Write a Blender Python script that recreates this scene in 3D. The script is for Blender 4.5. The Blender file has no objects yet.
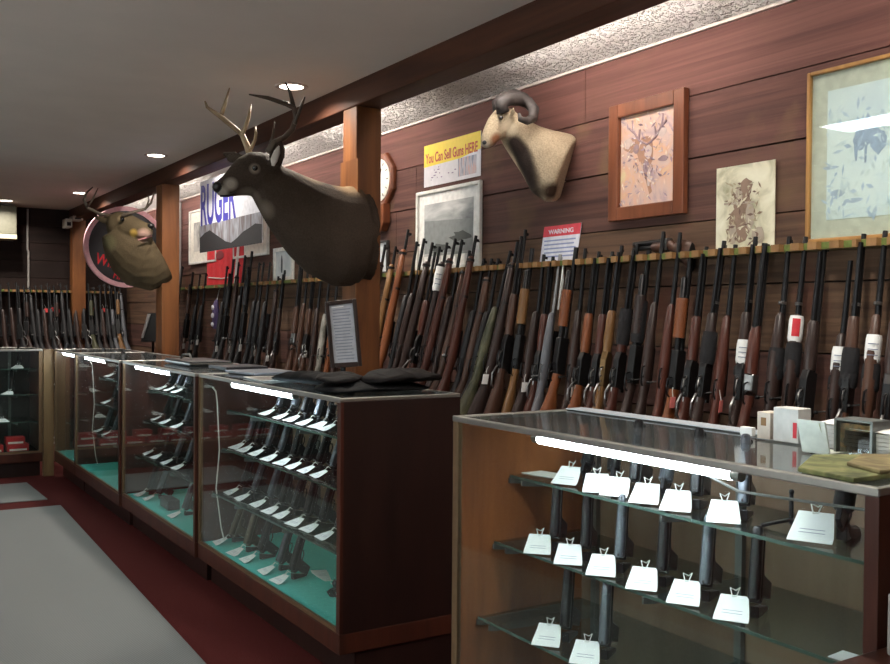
import bpy, bmesh, math, random
from mathutils import Vector as V, Matrix
R = random.Random(7)
COL = bpy.context.scene.collection
SC = bpy.context.scene
# ------------------------------------------------------------------ camera maths
F = 955.; H = 1.40
YAW, TILT, ROLL = math.radians(32.2), math.radians(-0.95), math.radians(0.45)
FW = V((math.sin(YAW)*math.cos(TILT), math.cos(YAW)*math.cos(TILT), math.sin(TILT)))
_r = V((math.cos(YAW), -math.sin(YAW), 0)); _u = _r.cross(FW)
RT = _r*math.cos(ROLL)+_u*math.sin(ROLL); UP = _u*math.cos(ROLL)-_r*math.sin(ROLL)
CAM = V((0, 0, H))
def ray(x, y): return FW+RT*((x-445)/F)+UP*((332-y)/F)
def proj(p):
    v = V(p)-CAM; d = v.dot(FW)
    return 445+F*v.dot(RT)/d, 332-F*v.dot(UP)/d
def onX(x, y, X): r = ray(x, y); return CAM+r*(X/r.x)
def onY(x, y, Y): r = ray(x, y); return CAM+r*(Y/r.y)
def onZ(x, y, Z): r = ray(x, y); return CAM+r*((Z-H)/r.z)
def colY(px, X, Z, lo=.6, hi=14.):          # world Y at which a point on the line X, Z shows in image column px
    for _ in range(40):
        m = (lo+hi)/2
        if proj((X, m, Z))[0] > px: lo = m
        else: hi = m
    return (lo+hi)/2
cd = bpy.data.cameras.new('camera'); cam = bpy.data.objects.new('camera', cd); COL.objects.link(cam)
cd.sensor_width = 36; cd.lens = 36*F/890; cd.clip_start = .02
M4 = Matrix((RT, UP, -FW)).transposed().to_4x4(); M4.translation = CAM
cam.matrix_world = M4; SC.camera = cam
# ------------------------------------------------------------------ materials
MAT = {}
def lin(c):
    return tuple(((v/255+.055)/1.055)**2.4 if v > 10 else v/255/12.92 for v in c)+(1,)
def newmat(name):
    m = bpy.data.materials.new(name); m.use_nodes = True
    nt = m.node_tree; return m, nt, nt.nodes['Principled BSDF']
def N(nt, t, **k):
    n = nt.nodes.new(t)
    for a, b in k.items(): setattr(n, a, b)
    return n
def mat(name, c, rough=.5, metal=0, var=.12, scale=30, bump=0, spec=.5, coat=0):
    if name in MAT: return MAT[name]
    m, nt, b = newmat(name); L = nt.links
    tc = N(nt, 'ShaderNodeTexCoord'); no = N(nt, 'ShaderNodeTexNoise'); no.inputs['Scale'].default_value = scale
    no.inputs['Detail'].default_value = 4
    L.new(tc.outputs['Object'], no.inputs['Vector'])
    cr = N(nt, 'ShaderNodeValToRGB'); c = lin(c)
    cr.color_ramp.elements[0].position = .3; cr.color_ramp.elements[1].position = .7
    cr.color_ramp.elements[0].color = tuple(v*(1-var) for v in c[:3])+(1,)
    cr.color_ramp.elements[1].color = tuple(min(1, v*(1+var)) for v in c[:3])+(1,)
    L.new(no.outputs['Fac'], cr.inputs['Fac']); L.new(cr.outputs['Color'], b.inputs['Base Color'])
    b.inputs['Roughness'].default_value = rough; b.inputs['Metallic'].default_value = metal
    b.inputs['Specular IOR Level'].default_value = spec; b.inputs['Coat Weight'].default_value = coat
    if bump:
        bp = N(nt, 'ShaderNodeBump'); bp.inputs['Strength'].default_value = bump; bp.inputs['Distance'].default_value = .01
        L.new(no.outputs['Fac'], bp.inputs['Height']); L.new(bp.outputs['Normal'], b.inputs['Normal'])
    MAT[name] = m; return m
def wood(name, c1, c2, axis='Y', sc=6, stretch=12, rough=.45, bump=.25, c3=None, spec=.4):
    if name in MAT: return MAT[name]
    m, nt, b = newmat(name); L = nt.links
    tc = N(nt, 'ShaderNodeTexCoord'); mp = N(nt, 'ShaderNodeMapping')
    s = [sc*stretch/4]*3; s['XYZ'.index(axis)] = sc/4
    mp.inputs['Scale'].default_value = s
    L.new(tc.outputs['Object'], mp.inputs['Vector'])
    no = N(nt, 'ShaderNodeTexNoise'); no.inputs['Scale'].default_value = 1; no.inputs['Detail'].default_value = 6
    no.inputs['Roughness'].default_value = .6; no.inputs['Distortion'].default_value = .6
    L.new(mp.outputs['Vector'], no.inputs['Vector'])
    cr = N(nt, 'ShaderNodeValToRGB'); e = cr.color_ramp.elements
    e[0].position = .32; e[1].position = .68; e[0].color = lin(c2); e[1].color = lin(c1)
    L.new(no.outputs['Fac'], cr.inputs['Fac']); out = cr.outputs['Color']
    if c3:                                   # large worn patches of their own shape
        n2 = N(nt, 'ShaderNodeTexNoise'); n2.inputs['Scale'].default_value = 2.6; n2.inputs['Detail'].default_value = 5
        L.new(tc.outputs['Object'], n2.inputs['Vector'])
        r2 = N(nt, 'ShaderNodeMapRange'); r2.inputs[1].default_value = .55; r2.inputs[2].default_value = .72
        r2.inputs[4].default_value = .75
        L.new(n2.outputs['Fac'], r2.inputs[0]); mx = N(nt, 'ShaderNodeMix', data_type='RGBA')
        L.new(r2.outputs[0], mx.inputs[0]); L.new(out, mx.inputs[6]); mx.inputs[7].default_value = lin(c3); out = mx.outputs[2]
    L.new(out, b.inputs['Base Color'])
    b.inputs['Roughness'].default_value = rough; b.inputs['Specular IOR Level'].default_value = spec
    bp = N(nt, 'ShaderNodeBump'); bp.inputs['Strength'].default_value = bump; bp.inputs['Distance'].default_value = .004
    L.new(no.outputs['Fac'], bp.inputs['Height']); L.new(bp.outputs['Normal'], b.inputs['Normal'])
    MAT[name] = m; return m
def emit(name, c, s):
    if name in MAT: return MAT[name]
    m, nt, b = newmat(name); b.inputs['Base Color'].default_value = lin(c)
    b.inputs['Emission Color'].default_value = lin(c); b.inputs['Emission Strength'].default_value = s
    MAT[name] = m; return m
def glass(name, tint=(247, 252, 250), gl=.04, rough=.02, haze=0.):
    if name in MAT: return MAT[name]
    m, nt, b = newmat(name); L = nt.links; nt.nodes.remove(b); out = nt.nodes['Material Output']
    g = N(nt, 'ShaderNodeNewGeometry'); d = N(nt, 'ShaderNodeVectorMath', operation='DOT_PRODUCT')
    L.new(g.outputs['Normal'], d.inputs[0]); L.new(g.outputs['Incoming'], d.inputs[1])
    a = N(nt, 'ShaderNodeMath', operation='ABSOLUTE'); L.new(d.outputs['Value'], a.inputs[0])
    s = N(nt, 'ShaderNodeMath', operation='SUBTRACT'); s.inputs[0].default_value = 1; L.new(a.outputs[0], s.inputs[1])
    p = N(nt, 'ShaderNodeMath', operation='POWER'); L.new(s.outputs[0], p.inputs[0]); p.inputs[1].default_value = 5
    q = N(nt, 'ShaderNodeMath', operation='MULTIPLY_ADD'); L.new(p.outputs[0], q.inputs[0]); q.inputs[1].default_value = 1-gl; q.inputs[2].default_value = gl
    t = N(nt, 'ShaderNodeBsdfTransparent'); t.inputs[0].default_value = lin(tint)
    gs = N(nt, 'ShaderNodeBsdfGlossy'); gs.inputs['Roughness'].default_value = rough
    mx = N(nt, 'ShaderNodeMixShader'); L.new(q.outputs[0], mx.inputs[0]); L.new(t.outputs[0], mx.inputs[1]); L.new(gs.outputs[0], mx.inputs[2])
    last = mx.outputs[0]
    if haze:                                 # dust and finger marks on the pane
        tc = N(nt, 'ShaderNodeTexCoord'); no = N(nt, 'ShaderNodeTexNoise'); no.inputs['Scale'].default_value = 3; no.inputs['Detail'].default_value = 6
        L.new(tc.outputs['Object'], no.inputs['Vector'])
        r = N(nt, 'ShaderNodeMapRange'); r.inputs[1].default_value = .4; r.inputs[2].default_value = .8; r.inputs[3].default_value = haze*.3; r.inputs[4].default_value = haze
        L.new(no.outputs['Fac'], r.inputs[0]); df = N(nt, 'ShaderNodeBsdfDiffuse'); df.inputs[0].default_value = (.7, .75, .78, 1)
        m2 = N(nt, 'ShaderNodeMixShader'); L.new(r.outputs[0], m2.inputs[0]); L.new(last, m2.inputs[1]); L.new(df.outputs[0], m2.inputs[2]); last = m2.outputs[0]
    L.new(last, out.inputs[0]); MAT[name] = m; return m
def fur(name, base, patches, scale=140, rough=.85):
    m, nt, b = newmat(name); L = nt.links
    tc = N(nt, 'ShaderNodeTexCoord'); no = N(nt, 'ShaderNodeTexNoise'); no.inputs['Scale'].default_value = scale; no.inputs['Detail'].default_value = 3
    L.new(tc.outputs['Object'], no.inputs['Vector'])
    n2 = N(nt, 'ShaderNodeTexNoise'); n2.inputs['Scale'].default_value = 7; L.new(tc.outputs['Object'], n2.inputs['Vector'])
    cr = N(nt, 'ShaderNodeValToRGB'); c = lin(base)
    cr.color_ramp.elements[0].position = .25; cr.color_ramp.elements[1].position = .75
    cr.color_ramp.elements[0].color = tuple(v*.6 for v in c[:3])+(1,); cr.color_ramp.elements[1].color = tuple(min(1, v*1.5) for v in c[:3])+(1,)
    ad = N(nt, 'ShaderNodeMath', operation='MULTIPLY_ADD'); L.new(no.outputs['Fac'], ad.inputs[0]); ad.inputs[1].default_value = .55
    mu = N(nt, 'ShaderNodeMath', operation='MULTIPLY'); L.new(n2.outputs['Fac'], mu.inputs[0]); mu.inputs[1].default_value = .45
    L.new(mu.outputs[0], ad.inputs[2]); L.new(ad.outputs[0], cr.inputs['Fac']); cur = cr.outputs['Color']
    for (p, rad, col) in patches:
        d = N(nt, 'ShaderNodeVectorMath', operation='DISTANCE'); L.new(tc.outputs['Object'], d.inputs[0]); d.inputs[1].default_value = p
        r = N(nt, 'ShaderNodeMapRange'); r.inputs[1].default_value = rad*.55; r.inputs[2].default_value = rad*1.2; r.inputs[3].default_value = 1; r.inputs[4].default_value = 0
        L.new(d.outputs['Value'], r.inputs[0]); mx = N(nt, 'ShaderNodeMix', data_type='RGBA'); L.new(r.outputs[0], mx.inputs[0])
        L.new(cur, mx.inputs[6]); mx.inputs[7].default_value = lin(col); cur = mx.outputs[2]
    L.new(cur, b.inputs['Base Color']); b.inputs['Roughness'].default_value = rough; b.inputs['Specular IOR Level'].default_value = .2
    bp = N(nt, 'ShaderNodeBump'); bp.inputs['Strength'].default_value = .6; bp.inputs['Distance'].default_value = .006
    L.new(no.outputs['Fac'], bp.inputs['Height']); L.new(bp.outputs['Normal'], b.inputs['Normal']); return m
def picture(name, stops, scale=9, dist=1.5, rough=.6, st=(1, 1, 1)):
    m, nt, b = newmat(name); L = nt.links; tc = N(nt, 'ShaderNodeTexCoord'); no = N(nt, 'ShaderNodeTexNoise')
    mp = N(nt, 'ShaderNodeMapping'); mp.inputs['Scale'].default_value = st
    no.inputs['Scale'].default_value = scale; no.inputs['Detail'].default_value = 5; no.inputs['Distortion'].default_value = dist
    L.new(tc.outputs['Object'], mp.inputs[0]); L.new(mp.outputs[0], no.inputs['Vector']); cr = N(nt, 'ShaderNodeValToRGB'); e = cr.color_ramp.elements
    while len(e) < len(stops): e.new(.5)
    for i, (p, c) in enumerate(stops): e[i].position = p; e[i].color = lin(c)
    L.new(no.outputs['Fac'], cr.inputs['Fac']); L.new(cr.outputs['Color'], b.inputs['Base Color']); b.inputs['Roughness'].default_value = rough
    return m
# ------------------------------------------------------------------ mesh builder
class G:
    def __init__(s): s.bm = bmesh.new(); s.m = 0
    def _f(s, vs):
        try: f = s.bm.faces.new(vs); f.material_index = s.m; return f
        except ValueError: pass
    def hexa(s, p):
        v = [s.bm.verts.new(q) for q in p]
        for f in ((0, 3, 2, 1), (4, 5, 6, 7), (0, 1, 5, 4), (1, 2, 6, 5), (2, 3, 7, 6), (3, 0, 4, 7)): s._f([v[i] for i in f])
        return s
    def box(s, x0, x1, y0, y1, z0, z1):
        return s.hexa([(x0, y0, z0), (x1, y0, z0), (x1, y1, z0), (x0, y1, z0), (x0, y0, z1), (x1, y0, z1), (x1, y1, z1), (x0, y1, z1)])
    def slab(s, c, n):                       # 4 corners + thickness vector
        n = V(n); c = [V(q) for q in c]
        return s.hexa([*c, *[q+n for q in c]])
    def prism(s, pts, n):
        n = V(n); a = [s.bm.verts.new(V(p)) for p in pts]; b = [s.bm.verts.new(V(p)+n) for p in pts]
        s._f(list(reversed(a))); s._f(b); k = len(pts)
        for i in range(k): s._f([a[i], a[(i+1) % k], b[(i+1) % k], b[i]])
        return s
    def rings(s, rs, cap=True):
        vr = [[s.bm.verts.new(p) for p in r] for r in rs]; n = len(vr[0])
        for a, b in zip(vr, vr[1:]):
            for i in range(n): s._f([a[i], a[(i+1) % n], b[(i+1) % n], b[i]])
        if cap: s._f(list(reversed(vr[0]))); s._f(vr[-1])
        return s
    def tube(s, pts, r, n=8, cap=True, closed=False):
        pts = [V(p) for p in pts]; k = len(pts); r = r if isinstance(r, (list, tuple)) else [r]*k
        rs = []; prev = None
        for i, p in enumerate(pts):
            t = (pts[min(i+1, k-1)]-pts[max(i-1, 0)]).normalized()
            if prev is None: prev = V((0, 0, 1)) if abs(t.z) < .9 else V((1, 0, 0))
            a = (prev-t*prev.dot(t)).normalized(); b = t.cross(a); prev = a
            rs.append([p+(a*math.cos(2*math.pi*j/n)+b*math.sin(2*math.pi*j/n))*r[i] for j in range(n)])
        return s.rings(rs, cap)
    def loft(s, secs, side, n=14):           # secs: (centre, half_in_plane, half_sideways); side = sideways axis
        side = V(side).normalized(); cs = [V(q[0]) for q in secs]; k = len(cs); rs = []
        for i, q in enumerate(secs):
            t = (cs[min(i+1, k-1)]-cs[max(i-1, 0)]).normalized()
            sd = (side-t*side.dot(t)).normalized(); a = t.cross(sd)
            rs.append([cs[i]+a*math.cos(2*math.pi*j/n)*q[1]+sd*math.sin(2*math.pi*j/n)*q[2] for j in range(n)])
        return s.rings(rs)
    def ball(s, c, r, u=12, v=8, sc=(1, 1, 1)):
        mt = Matrix.Translation(c) @ Matrix.Diagonal((r*sc[0], r*sc[1], r*sc[2], 1))
        rr = bmesh.ops.create_uvsphere(s.bm, u_segments=u, v_segments=v, radius=1, matrix=mt)
        for f in {f for vv in rr['verts'] for f in vv.link_faces}: f.material_index = s.m
        return s
    def done(s, name, mats, parent=None, smooth=False, bevel=0, remesh=0, sub=0):
        bmesh.ops.recalc_face_normals(s.bm, faces=s.bm.faces[:])
        if parent is not None:
            off = parent.location.copy(); q = parent.parent
            while q is not None: off += q.location; q = q.parent
            bmesh.ops.translate(s.bm, verts=s.bm.verts[:], vec=-off)
        me = bpy.data.meshes.new(name); s.bm.to_mesh(me); s.bm.free()
        for m in (mats if isinstance(mats, (list, tuple)) else [mats]): me.materials.append(m)
        if smooth:
            for p in me.polygons: p.use_smooth = True
            if smooth != 'all': me.set_sharp_from_angle(angle=math.radians(40))
        o = bpy.data.objects.new(name, me); COL.objects.link(o); o.parent = parent
        if remesh:
            md = o.modifiers.new('r', 'REMESH'); md.mode = 'VOXEL'; md.voxel_size = remesh; md.use_smooth_shade = True
            sm = o.modifiers.new('s', 'SMOOTH'); sm.iterations = 6; sm.factor = .6
        if sub: md = o.modifiers.new('u', 'SUBSURF'); md.levels = sub; md.render_levels = sub
        if bevel: md = o.modifiers.new('b', 'BEVEL'); md.width = bevel; md.segments = 2; md.limit_method = 'ANGLE'
        return o
def tag(o, label=None, cat=None, group=None, kind=None):
    if label: o['label'] = label
    if cat: o['category'] = cat
    if group: o['group'] = group
    if kind: o['kind'] = kind
    return o
def empty(name, loc, label=None, cat=None, group=None):
    o = bpy.data.objects.new(name, None); COL.objects.link(o); o.location = V(loc); o.empty_display_size = .05
    return tag(o, label, cat, group)
def dup(root, mats=None):
    def cp(o, par):
        c = o.copy(); COL.objects.link(c); c.parent = par
        if mats and c.type == 'MESH':
            for i, sl in enumerate(c.material_slots):
                nm = c.data.materials[i].name
                if nm in mats:
                    c.material_slots[i].link = 'OBJECT'; c.material_slots[i].material = mats[nm]
        for ch in list(o.children): cp(ch, c)
        return c
    return cp(root, None)
def struct(g, name, m, **k): return tag(g.done(name, m, **k), kind='structure')
def text(body, size, parent, origin, xd, yd, m, name='lettering', ext=.0006, width=None, height=None, bold=False):
    cu = bpy.data.curves.new(name, 'FONT'); cu.body = body; cu.size = size; cu.extrude = ext; cu.align_x = 'LEFT'
    if bold: cu.offset = size*.02
    t_ = bpy.data.objects.new('tmp', cu); COL.objects.link(t_); bpy.context.view_layer.update()
    me = bpy.data.meshes.new_from_object(t_); bpy.data.objects.remove(t_)
    me.materials.clear(); me.materials.append(m); o = bpy.data.objects.new(name, me); COL.objects.link(o)
    xs = [v.co.x for v in me.vertices]; ys = [v.co.y for v in me.vertices]; d = V((max(xs)-min(xs), max(ys)-min(ys), 0))
    sx = width/d.x if width and d.x > 0 else 1; sy = height/d.y if height and d.y > 0 else sx
    xd = V(xd).normalized(); yd = V(yd).normalized()
    mt = Matrix((xd*sx, yd*sy, xd.cross(yd))).transposed().to_4x4()
    mt.translation = V(origin); o.parent = parent
    off = V((0, 0, 0)); q = parent
    while q is not None: off += q.location; q = q.parent
    mt.translation = V(origin)-off; o.matrix_basis = mt
    return o
ORD = ['first', 'second', 'third', 'fourth', 'fifth', 'sixth', 'seventh', 'eighth', 'ninth', 'tenth', 'eleventh', 'twelfth', 'thirteenth', 'fourteenth', 'fifteenth', 'sixteenth', 'seventeenth', 'eighteenth', 'nineteenth', 'twentieth']
def ordw(i):
    if i < 20: return ORD[i]
    t = {2: 'twenty', 3: 'thirty', 4: 'forty'}[(i+1)//10]; u = (i+1) % 10
    return t+'-'+ORD[u-1] if u else {20: 'twentieth', 30: 'thirtieth', 40: 'fortieth'}[i+1]
# palette
m_case = wood('case_wood', (78, 40, 29), (52, 27, 20), 'Z', 5, 8, rough=.35)
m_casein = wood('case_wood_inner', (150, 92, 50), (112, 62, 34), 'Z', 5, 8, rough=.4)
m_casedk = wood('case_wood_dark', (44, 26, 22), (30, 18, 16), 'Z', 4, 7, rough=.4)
m_back = wood('case_back_panel', (128, 104, 84), (104, 82, 64), 'Z', 4, 6, rough=.5)
m_alu = mat('aluminium', (168, 166, 160), .35, .85, .05, 40)
m_brass = mat('warm_aluminium', (128, 104, 78), .4, .6, .08, 40)
m_steel = mat('shelf_steel', (120, 124, 122), .4, .7, .1, 40)
m_gl = glass('case_glass', gl=.04, haze=.010)
m_gltop = glass('case_top_glass', tint=(225, 235, 235), gl=.10, rough=.05, haze=.045)
m_shelf = glass('shelf_glass', tint=(226, 236, 232), gl=.05, haze=.014)
m_edge = mat('shelf_glass_edge', (70, 92, 84), .2, 0, .1, 30)
m_felt = mat('green_felt', (82, 190, 178), .95, 0, .12, 60, .3)
m_tube = emit('tube_glow', (236, 244, 255), 46)
m_black = mat('gun_black', (27, 27, 30), .38, .35, .2, 60)
m_blue = mat('gun_blued_steel', (36, 36, 38), .34, .6, .25, 60)
m_steelg = mat('gun_stainless', (150, 150, 150), .3, .9, .15, 60)
m_white = mat('tag_card', (238, 238, 236), .7, 0, .03, 30)
m_print = mat('tag_print', (120, 128, 150), .7)
m_string = mat('tag_string', (220, 220, 215), .8)
m_blackcl = mat('black_cloth', (22, 21, 24), .9, 0, .25, 40, .4)
m_cord = mat('white_cord', (215, 210, 200), .5)
# ------------------------------------------------------------------ the room
XW, YF, ZC = 2.90, 11.75, 2.60
XC = 1.53                                    # front plane of the counter cases
g = G(); g.box(-3.5, XW, -2.6, YF, -.05, 0)
struct(g, 'floor', mat('red_carpet', (82, 34, 32), .97, 0, .25, 220, .5, spec=.1))
m_ceil = mat('ceiling_plaster', (236, 226, 216), .9, 0, .03, 3, spec=.2)
g = G(); g.box(-3.55, 2.26, -2.65, YF+.1, ZC, ZC+.05)
struct(g, 'ceiling', m_ceil)
# textured plaster strip between the beam and the gun wall
nx, ny = 10, 560
g = G(); gv = []
for i in range(ny+1):
    row = []
    for j in range(nx+1):
        row.append(g.bm.verts.new((2.36+j*(XW-2.36)/nx, -2.6+i*(YF+2.6)/ny, 2.70-.152*j/nx+R.uniform(-.006, .008))))
    gv.append(row)
for i in range(ny):
    for j in range(nx): g._f([gv[i][j], gv[i][j+1], gv[i+1][j+1], gv[i+1][j]])
g.box(2.2, XW+.05, -2.65, YF+.05, 2.72, 2.76)
def popcorn():
    m, nt, b = newmat('textured_plaster'); L = nt.links; tc = N(nt, 'ShaderNodeTexCoord')
    vo = N(nt, 'ShaderNodeTexNoise'); vo.inputs['Scale'].default_value = 42; vo.inputs['Detail'].default_value = 3; vo.inputs['Roughness'].default_value = .6
    L.new(tc.outputs['Object'], vo.inputs['Vector']); r = N(nt, 'ShaderNodeMapRange'); r.inputs[1].default_value = .45; r.inputs[2].default_value = .62
    L.new(vo.outputs['Fac'], r.inputs[0]); bp = N(nt, 'ShaderNodeBump'); bp.inputs['Strength'].default_value = 1; bp.inputs['Distance'].default_value = .02
    L.new(r.outputs[0], bp.inputs['Height']); L.new(bp.outputs['Normal'], b.inputs['Normal'])
    b.inputs['Base Color'].default_value = lin((244, 240, 236)); b.inputs['Roughness'].default_value = .9; return m
struct(g, 'ceiling_strip', popcorn(), smooth='all')
g = G(); g.box(2.865, 2.898, -2.6, YF-.03, 2.536, 2.548)
struct(g, 'trim_1', mat('white_trim', (206, 192, 186), .7))
# gun wall of wide boards
zs = [2.555, 2.29, 2.04, 1.785, 1.53, 1.28, 1.03, .78, .53, .28, 0]
wm = [wood('board_a', (116, 78, 71), (84, 55, 50), 'Y', 3, 40, .75, .8, (104, 74, 62), spec=.2), wood('board_b', (108, 74, 67), (70, 48, 44), 'Y', 3, 40, .8, .9, (120, 96, 70), spec=.2),
      wood('board_c', (102, 72, 64), (66, 46, 42), 'Y', 3, 40, .8, .9, (104, 82, 60), spec=.2), wood('board_d', (108, 84, 66), (66, 48, 40), 'Y', 3, 40, .8, .9, (104, 64, 54), spec=.2)]
g = G()
for i in range(10):
    g.m = (0, 1, 2, 3)[i] if i < 4 else (3, 2)[i % 2]
    x = XW-.004*(i % 2); y = -2.6; joints = sorted(R.uniform(0, 11) for _ in range(3))+[YF]
    for y1 in joints:
        g.box(x-.018, XW+.03, y, y1-.003, zs[i+1]+.003, zs[i]-.003); y = y1
g.m = 4; g.box(XW+.03, XW+.05, -2.65, YF+.1, -.05, 2.8)
WX = XW-.024
struct(g, 'wall_right', wm+[mat('gap_dark', (30, 22, 20), .9)])
# far wall of darker boards
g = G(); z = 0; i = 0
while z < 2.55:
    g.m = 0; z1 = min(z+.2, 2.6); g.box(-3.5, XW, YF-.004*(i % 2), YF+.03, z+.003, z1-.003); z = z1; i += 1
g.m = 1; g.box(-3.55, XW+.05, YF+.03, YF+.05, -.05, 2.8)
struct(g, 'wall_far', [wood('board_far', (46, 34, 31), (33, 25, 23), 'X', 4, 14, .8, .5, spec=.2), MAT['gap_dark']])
m_wl = wood('board_left', (110, 78, 62), (86, 58, 46), 'Y', 4, 14, .8)
g = G()                                     # aisle wall with two street windows
for (y0, y1, z0, z1) in ((-2.6, YF, 0, .9), (-2.6, YF, 2.2, 2.6), (-2.6, -1.2, .9, 2.2), (1.6, 2.4, .9, 2.2), (5.2, YF, .9, 2.2)): g.box(-3.55, -3.5, y0, y1, z0, z1)
struct(g, 'wall_left', m_wl)
g = G()
g.box(-3.5, XW, -2.65, -2.6, 0, 2.6)
struct(g, 'wall_back', m_wl)
k = 0
for (y0, y1) in ((-1.2, 1.6), (2.4, 5.2)):
    k += 1; g = G(); g.m = 0; g.box(-3.53, -3.525, y0, y1, .9, 2.2); g.m = 1
    for yy in (y0, (y0+y1)/2, y1): g.box(-3.54, -3.5, yy-.03, yy+.03, .9, 2.2)
    g.box(-3.54, -3.5, y0, y1, .9, .95); g.box(-3.54, -3.5, y0, y1, 2.15, 2.2)
    struct(g, 'window_%d' % k, [m_gl, MAT['white_trim']])
# beam and posts
m_beam = wood('beam_wood', (84, 52, 38), (54, 32, 25), 'Y', 4, 12, .6, .4, (70, 40, 30), spec=.2)
m_post = wood('post_wood', (134, 84, 46), (88, 52, 30), 'Z', 4, 10, .5, .3, (116, 76, 44), spec=.3)
BX0, BX1, BZ = 2.22, 2.375, 2.475
POSTS = [(colY(r, BX1-.005, 2.0), colY(l, BX0+.005, 2.0)) for l, r in ((342.5, 381), (156, 179.5), (70, 83.5))]
POSTS[2] = (11.56, 11.73)
g = G(); g.box(BX0, BX1, -2.6, YF, BZ, 2.75); struct(g, 'trim_2', m_beam, bevel=.006)
k = 2
for (y0, y1) in POSTS:
    k += 1; g = G(); g.box(BX0+.005, BX1-.005, y0, y1, 0, BZ); struct(g, 'trim_%d' % k, m_post, bevel=.006)
# cove tubes behind the beam
for (y0) in (-1.2, .6, 2.4, 4.7, 6.2, 8.2, 9.8):
    o = empty('fluorescent_tube', (2.42, y0, 2.56), 'white fluorescent tube fixed behind the long ceiling beam above gun wall', 'light', 'fluorescent tubes behind the beam')
    G().tube([(2.425, y0, 2.565), (2.425, y0+1.2, 2.565)], .013).done('tube', emit('cove_glow', (255, 246, 236), 75), o, smooth=True)
    G().box(2.376, 2.405, y0-.03, y0+1.23, 2.55, 2.60).done('holder', MAT['white_trim'], o)
# recessed ceiling lights
m_can = emit('downlight_glow', (255, 244, 226), 14)
cans = [((1.99, 4.69), 'ceiling downlight nearest the beam post, above the deer antlers'), ((2.0, 7.29), 'second ceiling downlight from the near post along the beam'),
        ((1.99, 10.0), 'small far ceiling downlight in front of the far antlers'), ((1.47, 11.3), 'farthest ceiling downlight, at the far wall above the wall unit'),
        ((-1.2, 2.), 0), ((1.95, 1.6), 0), ((-1.2, 5.5), 0)]
for (x, y), lb in cans:
    if y > 11.2: y = 11.15
    o = empty('recessed_light', (x, y, ZC), lb or 'round ceiling downlight over the aisle', 'ceiling light', 'recessed ceiling lights')
    rs = []
    for (rr, zz) in ((.062, ZC-.001), (.062, ZC-.006), (.085, ZC-.006), (.088, ZC-.001)):
        rs.append([(x+rr*math.cos(a*math.pi/16), y+rr*math.sin(a*math.pi/16), zz) for a in range(32)])
    G().rings(rs+[rs[0]], cap=False).done('trim_ring', MAT['white_trim'], o, smooth=True)
    G().prism([(x+.064*math.cos(a*math.pi/12), y+.064*math.sin(a*math.pi/12), ZC-.004) for a in range(24)], (0, 0, .003)).done('lens', m_can, o)
    ld = bpy.data.lights.new('downlight', 'AREA'); ld.shape = 'DISK'; ld.size = .12; ld.energy = 16; ld.color = (1, .93, .82); ld.spread = math.radians(150)
    lo = bpy.data.objects.new('lamp', ld); COL.objects.link(lo); lo.parent = o; lo.location = (0, 0, -.008)
o = empty('ceiling_troffer', (.46, 3.15, ZC), 'wide square-edged ceiling light panel over the aisle, just above the frame', 'ceiling light')
g = G(); g.box(.27, .66, 2.46, 2.50, ZC-.012, ZC-.0005); g.box(.27, .66, 3.80, 3.84, ZC-.012, ZC-.0005); g.box(.27, .31, 2.50, 3.80, ZC-.012, ZC-.0005); g.box(.62, .66, 2.50, 3.80, ZC-.012, ZC-.0005); g.done('frame', MAT['white_trim'], o)
G().box(.31, .62, 2.50, 3.80, ZC-.008, ZC-.001).done('diffuser', emit('fixture_glow', (246, 250, 255), 7), o)
# mats on the carpet
def matmat():
    m, nt, b = newmat('grey_ribbed_vinyl'); L = nt.links; tc = N(nt, 'ShaderNodeTexCoord'); mp = N(nt, 'ShaderNodeMapping')
    mp.inputs['Rotation'].default_value = (0, 0, .8); wv = N(nt, 'ShaderNodeTexWave'); wv.inputs['Scale'].default_value = 26; wv.inputs['Distortion'].default_value = .4
    L.new(tc.outputs['Object'], mp.inputs[0]); L.new(mp.outputs[0], wv.inputs[0]); cr = N(nt, 'ShaderNodeValToRGB')
    cr.color_ramp.elements[0].color = lin((98, 99, 97)); cr.color_ramp.elements[1].color = lin((116, 117, 115)); L.new(wv.outputs['Fac'], cr.inputs[0])
    L.new(cr.outputs[0], b.inputs['Base Color']); b.inputs['Roughness'].default_value = .55
    bp = N(nt, 'ShaderNodeBump'); bp.inputs['Strength'].default_value = .3; bp.inputs['Distance'].default_value = .003; L.new(wv.outputs['Fac'], bp.inputs['Height']); L.new(bp.outputs[0], b.inputs['Normal']); return m
mm = matmat()
def fmat(pts, lb):
    o = G().prism([(x, y, .001) for x, y in pts], (0, 0, .007)).done('floor_mat', mm, bevel=.002)
    tag(o, lb, 'mat', 'grey runner mats in the aisle')
fmat([(1.20, 3.0), (1.33, 7.33), (.1, 7.36), (-.05, 1.0), (1.15, 1.0)], 'long grey ribbed runner mat filling the near aisle floor')
fmat([(1.29, 7.62), (1.27, 8.45), (.1, 8.5), (.08, 7.66)], 'short grey mat lying in front of the far case')
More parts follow.
